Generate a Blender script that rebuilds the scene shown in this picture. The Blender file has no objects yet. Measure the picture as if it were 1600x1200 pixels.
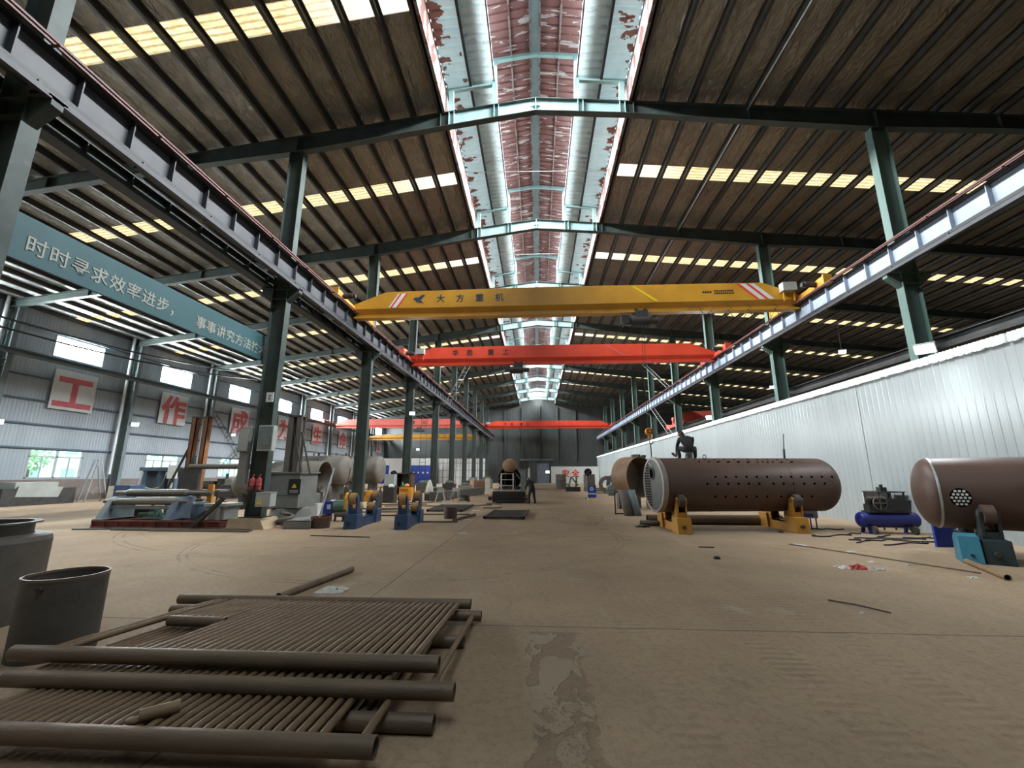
import bpy, math, random
from math import sin, cos, pi, radians as R, sqrt, atan2
from mathutils import Vector as V, Matrix, Euler
random.seed(11)
S = bpy.context.scene
COL = S.collection

# ------------------------------------------------------------------ camera
cd = bpy.data.cameras.new('camera'); cam = bpy.data.objects.new('camera', cd); COL.objects.link(cam)
cd.sensor_fit = 'HORIZONTAL'; cd.sensor_width = 36.0; cd.lens = 661.0 * 36 / 1600
cd.clip_start = .05; cd.clip_end = 600
cam.location = (0, 0, 1.75); cam.rotation_euler = (R(90 + 12.05), 0, R(3.41))
S.camera = cam
# ------------------------------------------------------------------ world, exposure
w = bpy.data.worlds.new('overcast_sky'); S.world = w; w.use_nodes = True
bg = w.node_tree.nodes['Background']; bg.inputs[0].default_value = (.80, .93, 1.0, 1); bg.inputs[1].default_value = 3.4
S.view_settings.view_transform = 'Standard'; S.view_settings.look = 'None'
S.view_settings.gamma = 1; S.view_settings.use_curve_mapping = False; S.view_settings.exposure = 0.32
S.cycles.max_bounces = 7; S.cycles.diffuse_bounces = 4; S.cycles.glossy_bounces = 3
S.cycles.transparent_max_bounces = 8; S.cycles.sample_clamp_indirect = 4.0
S.cycles.caustics_reflective = False; S.cycles.caustics_refractive = False
VENT_POWER = 17500.0      # daylight falling in through the two slots of the ridge vent
SKYLIGHT = 1.3          # warm translucent roof strips
PANE = 110.0               # blown-out high windows

# layout of the frames of the hall
def YN(n): return 14.2 + 8.2 * (n - 1)
YB = 88.0; XL, XR, XP = -32.2, 35.0, 12.0        # back wall, outer walls, white partition
CL, CR = -9.47, 12.75                              # column rows
def zr(x): return 16.4 - (.133 * (.1 - x) if x < .1 else .106 * (x - .1))   # top of the roof beams

def area(name, loc, rot, sx, sy, power, col):
    l = bpy.data.lights.new(name, 'AREA'); l.shape = 'RECTANGLE'; l.size = sx; l.size_y = sy
    l.energy = power; l.color = col
    o = bpy.data.objects.new(name, l); COL.objects.link(o); o.location = loc; o.rotation_euler = rot
    return o
# daylight entering through the open slots between the vent's side sheets and its raised cap
for sx in (-1, 1):
    area('vent_daylight', (.1 + sx * 1.98, 47, 17.86), (0, R(sx * 46), 0), .62, 80, VENT_POWER, (.92, .98, 1.0)).data.spread = R(104)

# ------------------------------------------------------------------ materials
MATS = {}
def mat(name, c1, c2=None, rough=.7, metal=0., scale=2.5, bump=0., bscale=30, stretch=(1, 1, 1), c3=None, c3t=.62, c3s=1.2, spec=.4, lo=.38, hi=.66):
    m = bpy.data.materials.new(name); m.use_nodes = True; N = m.node_tree.nodes; L = m.node_tree.links
    b = N['Principled BSDF']; b.inputs['Roughness'].default_value = rough; b.inputs['Metallic'].default_value = metal
    b.inputs['Specular IOR Level'].default_value = spec
    tc = N.new('ShaderNodeTexCoord'); mp = N.new('ShaderNodeMapping'); mp.inputs['Scale'].default_value = stretch
    L.new(tc.outputs['Object'], mp.inputs[0])
    c2 = c2 or tuple(x * .72 for x in c1)
    n = N.new('ShaderNodeTexNoise'); n.inputs['Scale'].default_value = scale; n.inputs['Detail'].default_value = 7; n.inputs['Roughness'].default_value = .62
    L.new(mp.outputs[0], n.inputs['Vector'])
    r = N.new('ShaderNodeValToRGB'); r.color_ramp.elements[0].position = lo; r.color_ramp.elements[1].position = hi
    r.color_ramp.elements[0].color = (*c1, 1); r.color_ramp.elements[1].color = (*c2, 1)
    L.new(n.outputs[0], r.inputs[0]); out = r.outputs[0]
    if c3:
        n3 = N.new('ShaderNodeTexNoise'); n3.inputs['Scale'].default_value = c3s; n3.inputs['Detail'].default_value = 9; n3.inputs['Roughness'].default_value = .7
        L.new(mp.outputs[0], n3.inputs['Vector'])
        r3 = N.new('ShaderNodeValToRGB'); r3.color_ramp.elements[0].position = c3t; r3.color_ramp.elements[1].position = c3t + .06
        L.new(n3.outputs[0], r3.inputs[0])
        mx = N.new('ShaderNodeMix'); mx.data_type = 'RGBA'; L.new(r3.outputs[0], mx.inputs[0]); L.new(out, mx.inputs[6]); mx.inputs[7].default_value = (*c3, 1)
        out = mx.outputs[2]
    L.new(out, b.inputs['Base Color'])
    if bump:
        nb = N.new('ShaderNodeTexNoise'); nb.inputs['Scale'].default_value = bscale; nb.inputs['Detail'].default_value = 5
        L.new(mp.outputs[0], nb.inputs['Vector'])
        bp = N.new('ShaderNodeBump'); bp.inputs['Strength'].default_value = bump; bp.inputs['Distance'].default_value = .02
        L.new(nb.outputs[0], bp.inputs['Height']); L.new(bp.outputs[0], b.inputs['Normal'])
    MATS[name] = m
    return m
def emit(name, col, s):
    m = bpy.data.materials.new(name); m.use_nodes = True; N = m.node_tree.nodes; L = m.node_tree.links
    N.remove(N['Principled BSDF']); e = N.new('ShaderNodeEmission'); e.inputs[0].default_value = (*col, 1); e.inputs[1].default_value = s
    L.new(e.outputs[0], N['Material Output'].inputs[0]); return m

m_steel = mat('green_painted_steel', (.058, .076, .069), (.034, .047, .043), .55, scale=1.5, c3=(.10, .12, .10), c3t=.66)
m_teal = mat('teal_painted_steel', (.115, .178, .158), (.075, .118, .106), .5, scale=1.2, stretch=(1, 1, .35), c3=(.18, .27, .24), c3t=.64)
m_vent = mat('pale_teal_daylit_steel', (.40, .58, .58), (.28, .44, .44), .5, scale=1.6, c3=(.5, .45, .42), c3t=.7)  # vent frames, and beam webs below them paled with painted daylight
m_purlin = mat('shaded_purlin_steel', (.05, .045, .038), (.032, .029, .025), .5, scale=2)  # darkened so each purlin takes in the shadow beside it
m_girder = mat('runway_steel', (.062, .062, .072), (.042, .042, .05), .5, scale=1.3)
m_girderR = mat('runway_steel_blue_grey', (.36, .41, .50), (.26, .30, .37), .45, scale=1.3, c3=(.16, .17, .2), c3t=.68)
m_gflange = mat('dark_flange_steel', (.028, .028, .029), (.018, .018, .019), .5)
m_rail = mat('red_conductor_rail', (.14, .045, .038), (.09, .03, .027), .5)
m_yellow = mat('crane_yellow_paint', (.56, .28, .03), (.46, .22, .025), .42, scale=.8, c3=(.45, .22, .03), c3t=.7)
m_red = mat('crane_red_paint', (.70, .075, .035), (.58, .055, .03), .42, scale=.8, c3=(.42, .05, .03), c3t=.7)
m_pink = mat('faded_red_paint', (.66, .13, .10), (.56, .10, .08), .5, scale=.8)
m_white = mat('white_paint', (.66, .67, .66), (.56, .57, .56), .5)
m_sign = mat('sign_board_white', (.62, .63, .64), (.54, .55, .56), .6, scale=1)
m_charred = mat('faded_red_lettering', (.55, .13, .15), (.46, .10, .12), .7, scale=3)
m_black = mat('black_paint', (.02, .02, .022), (.012, .012, .014), .5)
m_dark = mat('dark_grimy_metal', (.05, .048, .045), (.025, .024, .023), .55)
m_tbar = mat('rusty_tube', (.24, .155, .092), (.14, .094, .058), .5, metal=.15, scale=4, bump=.25, bscale=60, c3=(.27, .125, .045), c3t=.63, c3s=.9)
m_header = mat('mill_scale_pipe', (.20, .142, .096), (.135, .098, .068), .48, metal=.2, scale=3, stretch=(.35, 1, 1), bump=.2, bscale=70, c3=(.25, .115, .05), c3t=.66, c3s=1.0)
m_plate = mat('dull_grey_plate', (.125, .112, .098), (.082, .074, .066), .55, metal=.35, scale=2, bump=.15, c3=(.12, .09, .065), c3t=.64)
m_boiler = mat('primer_brown_shell', (.105, .062, .048), (.07, .043, .035), .5, metal=.15, scale=1.1, stretch=(.4, 1, 1), c3=(.125, .082, .064), c3t=.62)
m_brown = mat('rust_orange_shell', (.23, .125, .065), (.16, .085, .05), .6, scale=1.2, c3=(.27, .15, .08), c3t=.6)
m_inner = mat('dark_shell_inside', (.17, .125, .095), (.12, .09, .07), .7, scale=1.5)
m_grey = mat('grey_machine_paint', (.20, .20, .185), (.15, .15, .14), .55, scale=1.5, c3=(.11, .10, .09), c3t=.66)
m_lgrey = mat('light_grey_cabinet', (.36, .38, .36), (.29, .30, .29), .5, scale=1)
m_tank = mat('dusty_grey_tank', (.135, .118, .098), (.095, .083, .072), .65, scale=1.2, c3=(.165, .142, .115), c3t=.64)
m_roll = mat('worn_steel_roll', (.22, .20, .175), (.16, .145, .13), .38, metal=.6, scale=2, stretch=(.2, 1, 1))
m_slate = mat('slate_blue_paint', (.085, .12, .16), (.06, .085, .115), .5, scale=1.5)
m_gbluegrey = mat('grey_green_paint', (.16, .20, .21), (.11, .14, .15), .5, scale=1.5)
m_blue = mat('rotator_blue_paint', (.045, .085, .17), (.03, .06, .125), .45, scale=2)
m_vblue = mat('bright_blue_paint', (.025, .06, .36), (.02, .045, .28), .4, scale=1.5)
m_cblue = mat('compressor_blue_paint', (.012, .02, .17), (.01, .015, .11), .32, scale=2)
m_tealblue = mat('rotator_teal_paint', (.05, .22, .30), (.035, .15, .22), .5, scale=2)
m_darkteal = mat('grimy_dark_teal', (.028, .045, .048), (.018, .03, .033), .5, scale=2)
m_orange = mat('welder_orange_paint', (.74, .31, .035), (.64, .25, .03), .5, scale=2)
m_yel2 = mat('rotator_yellow_paint', (.46, .225, .03), (.37, .17, .025), .5, scale=2, c3=(.25, .12, .03), c3t=.68)
m_tyre = mat('worn_polyurethane_tyre', (.42, .23, .07), (.30, .16, .06), .6, scale=4)
m_rubber = mat('dark_rubber_tyre', (.07, .055, .048), (.045, .036, .032), .7)
m_redbase = mat('red_primer_frame', (.20, .055, .045), (.11, .04, .035), .6, scale=2.5)
m_fire = mat('extinguisher_red', (.36, .055, .06), (.28, .04, .045), .4)
m_rust = mat('bright_rust_steel', (.26, .105, .035), (.17, .07, .03), .65, scale=3)
m_pale = mat('cast_concrete', (.50, .39, .25), (.40, .31, .21), .9, scale=3, bump=.4)
m_green = mat('machine_green_paint', (.13, .22, .18), (.09, .15, .12), .5)
m_skin = mat('skin', (.36, .21, .15), (.32, .18, .13), .6)
m_hair = mat('black_hair', (.012, .011, .011), (.02, .018, .017), .6)
m_jacket = mat('dark_work_jacket', (.028, .025, .028), (.018, .016, .018), .85, scale=8)
m_overall = mat('charcoal_overalls', (.032, .033, .035), (.02, .021, .022), .85, scale=8)
m_shoe = mat('black_shoes', (.012, .012, .012), (.02, .02, .02), .6)
m_paper = mat('scrap_paper', (.62, .60, .54), (.5, .48, .42), .9)
m_redbag = mat('red_plastic_bag', (.52, .05, .045), (.42, .035, .03), .45)
m_banner = mat('teal_banner_board', (.028, .080, .092), (.022, .066, .076), .55, scale=.7)
m_bantext = mat('cut_out_letters', (.26, .265, .235), (.2, .205, .185), .6)
m_brick = mat('grimy_block_wall', (.20, .165, .15), (.15, .125, .115), .85, scale=.9, c3=(.27, .24, .21), c3t=.6)
m_pvc = mat('white_pvc_pipe', (.72, .76, .78), (.62, .65, .67), .45)
m_cable = mat('black_cable', (.02, .02, .022), (.03, .03, .03), .6)
m_alu = mat('aluminium_tube', (.42, .43, .43), (.33, .34, .34), .4, metal=.5)
m_pinkbox = mat('pinkish_crate_board', (.55, .36, .27), (.42, .27, .2), .8)
m_cloth = mat('white_sack_cloth', (.62, .60, .53), (.5, .48, .43), .85, bump=.5, bscale=9)
m_pipeb = mat('brown_oxide_pipe', (.26, .17, .09), (.19, .12, .07), .6, scale=3)
m_hazard = mat('warning_yellow', (.75, .55, .02), (.7, .5, .02), .5)
m_wcol = mat('dusty_slate_green_steel', (.17, .21, .215), (.12, .15, .155), .55, scale=1.2)
m_hole = mat('dark_opening', (.006, .005, .005), (.004, .004, .004), 1.0, spec=.0)
m_seam = mat('bright_ground_edge', (.34, .30, .27), (.24, .21, .19), .45, metal=.3)
m_lamp = emit('led_lamp_face', (.9, .97, 1.0), 14)

def m_floor_():
    m = mat('dusty_concrete', (.395, .284, .186), (.295, .210, .138), .82, scale=.35, c3=(.40, .325, .235), c3t=.60, c3s=.5, spec=.25)
    N = m.node_tree.nodes; L = m.node_tree.links; b = N['Principled BSDF']
    cur = b.inputs['Base Color'].links[0].from_socket
    tc = [n for n in N if n.type == 'TEX_COORD'][0]
    def mix(fac, colr, src, blend='MIX'):
        mx = N.new('ShaderNodeMix'); mx.data_type = 'RGBA'; mx.blend_type = blend
        L.new(fac, mx.inputs[0]); L.new(src, mx.inputs[6]); mx.inputs[7].default_value = (*colr, 1); return mx.outputs[2]
    def math(op, a, bb=None):
        n = N.new('ShaderNodeMath'); n.operation = op
        for i, q in enumerate((a, bb)):
            if q is None: continue
            if isinstance(q, (int, float)): n.inputs[i].default_value = q
            else: L.new(q, n.inputs[i])
        return n.outputs[0]
    def noise(scale, detail=6, rough=.6, st=(1, 1, 1), dist=0):
        mp = N.new('ShaderNodeMapping'); mp.inputs['Scale'].default_value = st; L.new(tc.outputs['Object'], mp.inputs[0])
        n = N.new('ShaderNodeTexNoise'); n.inputs['Scale'].default_value = scale; n.inputs['Detail'].default_value = detail
        n.inputs['Roughness'].default_value = rough; n.inputs['Distortion'].default_value = dist; L.new(mp.outputs[0], n.inputs['Vector']); return n.outputs[0]
    def ramp(x, a, bb):
        r = N.new('ShaderNodeMapRange'); r.inputs[1].default_value = a; r.inputs[2].default_value = bb; L.new(x, r.inputs[0]); return r.outputs[0]
    sp = N.new('ShaderNodeSeparateXYZ'); L.new(tc.outputs['Object'], sp.inputs[0]); X, Y = sp.outputs[0], sp.outputs[1]
    wob = math('MULTIPLY', math('SUBTRACT', noise(1.3, 3), .5), .05)
    # fine grit, oil blots, long drag streaks
    cur = mix(math('MULTIPLY', ramp(noise(14, 8, .8), .48, .68), .6), (.17, .12, .078), cur)
    cur = mix(math('MULTIPLY', ramp(noise(38, 6, .8), .56, .70), .5), (.46, .37, .26), cur)
    cur = mix(math('MULTIPLY', ramp(noise(3.1, 9, .8, (1, .5, 1), 1.2), .55, .70), .5), (.20, .14, .09), cur)
    cur = mix(math('MULTIPLY', ramp(noise(.8, 9, .7, dist=.6), .60, .72), .55), (.15, .11, .075), cur)
    cur = mix(math('MULTIPLY', ramp(noise(2.2, 8, .7, (1, .12, 1)), .56, .7), .4), (.42, .34, .24), cur)
    cur = mix(math('MULTIPLY', ramp(noise(1.0, 9, .75, (.35, 1, 1)), .62, .68), .45), (.46, .40, .31), cur)
    # saw-cut joints of the slab
    def joint(c, p, every):
        d = math('ABSOLUTE', math('SUBTRACT', math('ADD', c, wob), p))
        if every:
            d = math('ABSOLUTE', math('SUBTRACT', math('PINGPONG', math('SUBTRACT', math('ADD', c, wob), p), every / 2), 0))
        return math('LESS_THAN', d, .011)
    jm = math('MAXIMUM', joint(X, -2.45, 0), joint(Y, 5.47, 0))
    jm = math('MAXIMUM', jm, math('MULTIPLY', joint(Y, 12.9, 0), .6))
    # the broken strip of concrete near the camera: dark crumbled bed with paler slabs left in it
    strip = math('SUBTRACT', .27, math('ABSOLUTE', math('SUBTRACT', math('ADD', X, math('MULTIPLY', math('SUBTRACT', noise(2.6, 5), .5), .5)), .16)))
    strip = math('MULTIPLY', ramp(strip, .0, .03), math('LESS_THAN', Y, 5.3))
    slab = ramp(noise(3.4, 4, .55, (1, .55, 1), .8), .50, .52)
    cur = mix(math('MULTIPLY', strip, .5), (.17, .118, .075), cur)
    cur = mix(math('MULTIPLY', math('MULTIPLY', strip, slab), .6), (.36, .285, .20), cur)
    cur = mix(math('MULTIPLY', jm, .75), (.07, .055, .04), cur)
    # tread prints of a tyre and swung tyre arcs: lighter dust pressed into bands
    tread = None
    for xc, wd in ((1.05, .17), (2.35, .2), (3.3, .14)):
        band = math('LESS_THAN', math('ABSOLUTE', math('SUBTRACT', math('ADD', X, math('MULTIPLY', wob, 2)), xc)), wd)
        tread = band if tread is None else math('MAXIMUM', tread, band)
    tread = math('MULTIPLY', tread, math('LESS_THAN', Y, 8.5))
    lug = math('MULTIPLY', math('SINE', math('MULTIPLY', math('ADD', Y, math('MULTIPLY', wob, 1.6)), 52)), tread)
    lug = math('MULTIPLY', lug, ramp(noise(1.6, 4), .35, .6))
    cur = mix(math('MULTIPLY', math('MAXIMUM', lug, 0), .3), (.17, .13, .09), cur)
    arcs = None
    for cx, cy, rr in ((7.9, 18.0, 7.1), (7.9, 18.0, 7.3), (7.9, 18.0, 6.6), (-6.0, 17.5, 8.0), (-6.0, 17.5, 8.2), (-6.2, 19.5, 8.9), (-3.4, 13.0, 5.6), (-3.4, 13.0, 5.75), (1.9, 17.6, 1.2)):
        d = math('SQRT', math('ADD', math('POWER', math('SUBTRACT', X, cx), 2), math('POWER', math('SUBTRACT', Y, cy), 2)))
        a = math('LESS_THAN', math('ABSOLUTE', math('SUBTRACT', math('ADD', d, wob), rr)), .028)
        arcs = a if arcs is None else math('MAXIMUM', arcs, a)
    cur = mix(math('MULTIPLY', math('MULTIPLY', arcs, ramp(noise(1.1, 4), .42, .6)), .55), (.15, .11, .07), cur)
    L.new(cur, b.inputs['Base Color'])
    h = math('ADD', math('MULTIPLY', noise(9, 8, .7), .6), math('MULTIPLY', noise(60, 4), .25))
    h = math('ADD', h, math('MULTIPLY', lug, .35)); h = math('SUBTRACT', h, math('MULTIPLY', jm, 1.0)); h = math('ADD', h, math('MULTIPLY', math('MULTIPLY', strip, slab), .8)); h = math('SUBTRACT', h, math('MULTIPLY', strip, .6))
    bp = N.new('ShaderNodeBump'); bp.inputs['Strength'].default_value = .8; bp.inputs['Distance'].default_value = .03
    L.new(h, bp.inputs['Height']); L.new(bp.outputs[0], b.inputs['Normal'])
    return m
m_floor = m_floor_()

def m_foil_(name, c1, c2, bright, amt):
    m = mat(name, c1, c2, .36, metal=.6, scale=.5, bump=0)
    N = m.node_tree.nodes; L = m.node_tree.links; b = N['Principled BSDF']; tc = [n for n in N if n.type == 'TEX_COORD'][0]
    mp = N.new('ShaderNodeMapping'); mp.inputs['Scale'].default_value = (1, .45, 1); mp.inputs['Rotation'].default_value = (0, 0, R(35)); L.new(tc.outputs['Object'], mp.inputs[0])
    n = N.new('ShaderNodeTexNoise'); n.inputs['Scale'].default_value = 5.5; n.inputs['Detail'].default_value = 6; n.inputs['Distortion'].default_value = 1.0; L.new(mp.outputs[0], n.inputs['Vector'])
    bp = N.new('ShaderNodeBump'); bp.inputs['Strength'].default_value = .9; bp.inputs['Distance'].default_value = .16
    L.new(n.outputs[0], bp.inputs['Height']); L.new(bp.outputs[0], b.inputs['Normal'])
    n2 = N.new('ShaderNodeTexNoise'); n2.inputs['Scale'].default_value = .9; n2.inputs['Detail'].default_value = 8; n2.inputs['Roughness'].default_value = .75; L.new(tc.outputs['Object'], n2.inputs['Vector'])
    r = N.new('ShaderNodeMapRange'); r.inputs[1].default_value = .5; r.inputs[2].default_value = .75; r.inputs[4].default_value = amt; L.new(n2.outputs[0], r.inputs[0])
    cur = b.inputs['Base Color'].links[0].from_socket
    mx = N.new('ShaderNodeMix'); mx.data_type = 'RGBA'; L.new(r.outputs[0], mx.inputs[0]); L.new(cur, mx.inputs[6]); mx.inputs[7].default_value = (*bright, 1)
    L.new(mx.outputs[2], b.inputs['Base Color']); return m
m_foil = m_foil_('dusty_roof_foil', (.33, .315, .27), (.25, .235, .20), (.44, .41, .35), .5)
m_foilL = m_foil_('silver_foil_window_lit', (.50, .52, .52), (.38, .40, .40), (.85, .88, .88), 1.0)  # torn white patches, brightened with window light and reflections painted in

def m_sky_():
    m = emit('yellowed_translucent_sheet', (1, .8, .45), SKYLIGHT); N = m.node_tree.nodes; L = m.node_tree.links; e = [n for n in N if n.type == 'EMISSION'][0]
    tc = N.new('ShaderNodeTexCoord'); mp = N.new('ShaderNodeMapping'); mp.inputs['Scale'].default_value = (1.6, 5, 1); L.new(tc.outputs['Object'], mp.inputs[0])
    n = N.new('ShaderNodeTexNoise'); n.inputs['Scale'].default_value = 2.2; n.inputs['Detail'].default_value = 7; n.inputs['Roughness'].default_value = .7; L.new(mp.outputs[0], n.inputs['Vector'])
    r = N.new('ShaderNodeValToRGB'); r.color_ramp.elements[0].position = .36; r.color_ramp.elements[1].position = .6
    r.color_ramp.elements[0].color = (.72, .50, .20, 1); r.color_ramp.elements[1].color = (1, .86, .52, 1); L.new(n.outputs[0], r.inputs[0])
    wv = N.new('ShaderNodeTexWave'); wv.bands_direction = 'Y'; wv.inputs['Scale'].default_value = 1.55; wv.inputs['Distortion'].default_value = .4; L.new(tc.outputs['Object'], wv.inputs['Vector'])
    mr = N.new('ShaderNodeMapRange'); mr.inputs[1].default_value = 0; mr.inputs[2].default_value = .45; mr.inputs[3].default_value = .5; mr.inputs[4].default_value = 1.0; L.new(wv.outputs[0], mr.inputs[0])
    mx = N.new('ShaderNodeMix'); mx.data_type = 'RGBA'; mx.blend_type = 'MULTIPLY'; mx.inputs[0].default_value = 1; L.new(r.outputs[0], mx.inputs[6]); L.new(mr.outputs[0], mx.inputs[7])
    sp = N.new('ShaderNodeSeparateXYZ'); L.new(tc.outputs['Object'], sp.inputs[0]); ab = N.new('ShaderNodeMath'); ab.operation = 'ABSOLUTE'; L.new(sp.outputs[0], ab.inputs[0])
    m2 = N.new('ShaderNodeMapRange'); m2.inputs[1].default_value = 7.5; m2.inputs[2].default_value = 4.4; m2.inputs[4].default_value = .8; L.new(ab.outputs[0], m2.inputs[0])   # mixes to near white next to the ridge
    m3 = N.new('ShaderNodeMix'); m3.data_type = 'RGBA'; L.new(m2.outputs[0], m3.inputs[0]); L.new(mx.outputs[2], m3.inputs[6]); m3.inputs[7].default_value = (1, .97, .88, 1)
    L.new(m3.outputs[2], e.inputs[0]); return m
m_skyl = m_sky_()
m_pane = emit('blown_out_window_sheet', (.88, .97, 1.0), PANE)

def m_sheet_(name, c1, c2, peel, thr, trans, edge=None, st=(1, 1.7, 1)):
    m = mat(name, c1, c2, .5, scale=1.4, stretch=(1, .3, 1)); N = m.node_tree.nodes; L = m.node_tree.links; b = N['Principled BSDF']
    tc = [n for n in N if n.type == 'TEX_COORD'][0]; mp = N.new('ShaderNodeMapping'); mp.inputs['Scale'].default_value = st; L.new(tc.outputs['Object'], mp.inputs[0])
    n = N.new('ShaderNodeTexNoise'); n.inputs['Scale'].default_value = 1.5; n.inputs['Detail'].default_value = 3; L.new(mp.outputs[0], n.inputs['Vector'])
    src = n.outputs[0]
    if edge:   # blisters gather along the outer edge
        sp = N.new('ShaderNodeSeparateXYZ'); L.new(tc.outputs['Object'], sp.inputs[0])
        mr0 = N.new('ShaderNodeMapRange'); mr0.inputs[1].default_value = edge[0]; mr0.inputs[2].default_value = edge[1]; mr0.inputs[3].default_value = -.25; mr0.inputs[4].default_value = .12
        ab = N.new('ShaderNodeMath'); ab.operation = 'ABSOLUTE'; s0 = N.new('ShaderNodeMath'); s0.operation = 'SUBTRACT'; s0.inputs[1].default_value = .1
        L.new(sp.outputs[0], s0.inputs[0]); L.new(s0.outputs[0], ab.inputs[0]); L.new(ab.outputs[0], mr0.inputs[0])
        ad = N.new('ShaderNodeMath'); L.new(src, ad.inputs[0]); L.new(mr0.outputs[0], ad.inputs[1]); src = ad.outputs[0]
    r = N.new('ShaderNodeMapRange'); r.inputs[1].default_value = thr; r.inputs[2].default_value = thr + .015; L.new(src, r.inputs[0])
    mx = N.new('ShaderNodeMix'); mx.data_type = 'RGBA'; L.new(r.outputs[0], mx.inputs[0]); L.new(b.inputs['Base Color'].links[0].from_socket, mx.inputs[6]); mx.inputs[7].default_value = (*peel, 1)
    L.new(mx.outputs[2], b.inputs['Base Color'])
    if trans:
        t = N.new('ShaderNodeBsdfTranslucent'); L.new(mx.outputs[2], t.inputs[0]); ms = N.new('ShaderNodeMixShader'); ms.inputs[0].default_value = trans
        L.new(b.outputs[0], ms.inputs[1]); L.new(t.outputs[0], ms.inputs[2]); L.new(ms.outputs[0], N['Material Output'].inputs[0])
    return m
m_ventw = m_sheet_('peeling_white_sheet', (.62, .74, .74), (.52, .64, .65), (.20, .085, .065), .60, .13, (2.3, 3.6))
m_venti = m_sheet_('clean_pale_sheet', (.55, .64, .65), (.44, .52, .53), (.40, .46, .47), .60, .02)
m_ventr = m_sheet_('peeling_wine_red_sheet', (.115, .046, .041), (.088, .034, .031), (.42, .36, .35), .60, .10, None, (.8, 4.2, 1))
m_flash = m_sheet_('peeling_pink_flashing', (.22, .18, .176), (.18, .145, .14), (.11, .048, .04), .54, 0)

def m_wall_(name, c1, c2, rib, rough=.5, dirn='Y', strength=.5, metal=.1, c3=None):
    m = mat(name, c1, c2, rough, metal=metal, scale=.5, stretch=(1, 1, .25), c3=c3, c3t=.66); N = m.node_tree.nodes; L = m.node_tree.links; b = N['Principled BSDF']
    tc = [n for n in N if n.type == 'TEX_COORD'][0]
    wv = N.new('ShaderNodeTexWave'); wv.bands_direction = dirn; wv.inputs['Scale'].default_value = rib; L.new(tc.outputs['Object'], wv.inputs['Vector'])
    bp = N.new('ShaderNodeBump'); bp.inputs['Strength'].default_value = strength; bp.inputs['Distance'].default_value = .04; L.new(wv.outputs[0], bp.inputs['Height']); L.new(bp.outputs[0], b.inputs['Normal'])
    return m
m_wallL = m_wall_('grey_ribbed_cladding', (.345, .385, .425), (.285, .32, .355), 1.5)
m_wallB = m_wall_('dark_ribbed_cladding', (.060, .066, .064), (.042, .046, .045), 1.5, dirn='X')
m_part = mat('glossy_white_sheet', (.305, .328, .33), (.262, .282, .284), .2, scale=.7, stretch=(1, 1, .15), bump=.22, bscale=2.0, spec=.6)
m_cap = m_sheet_('translucent_cap_strip', (.93, .95, .95), (.9, .92, .92), (.86, .88, .88), .62, .3)

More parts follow.
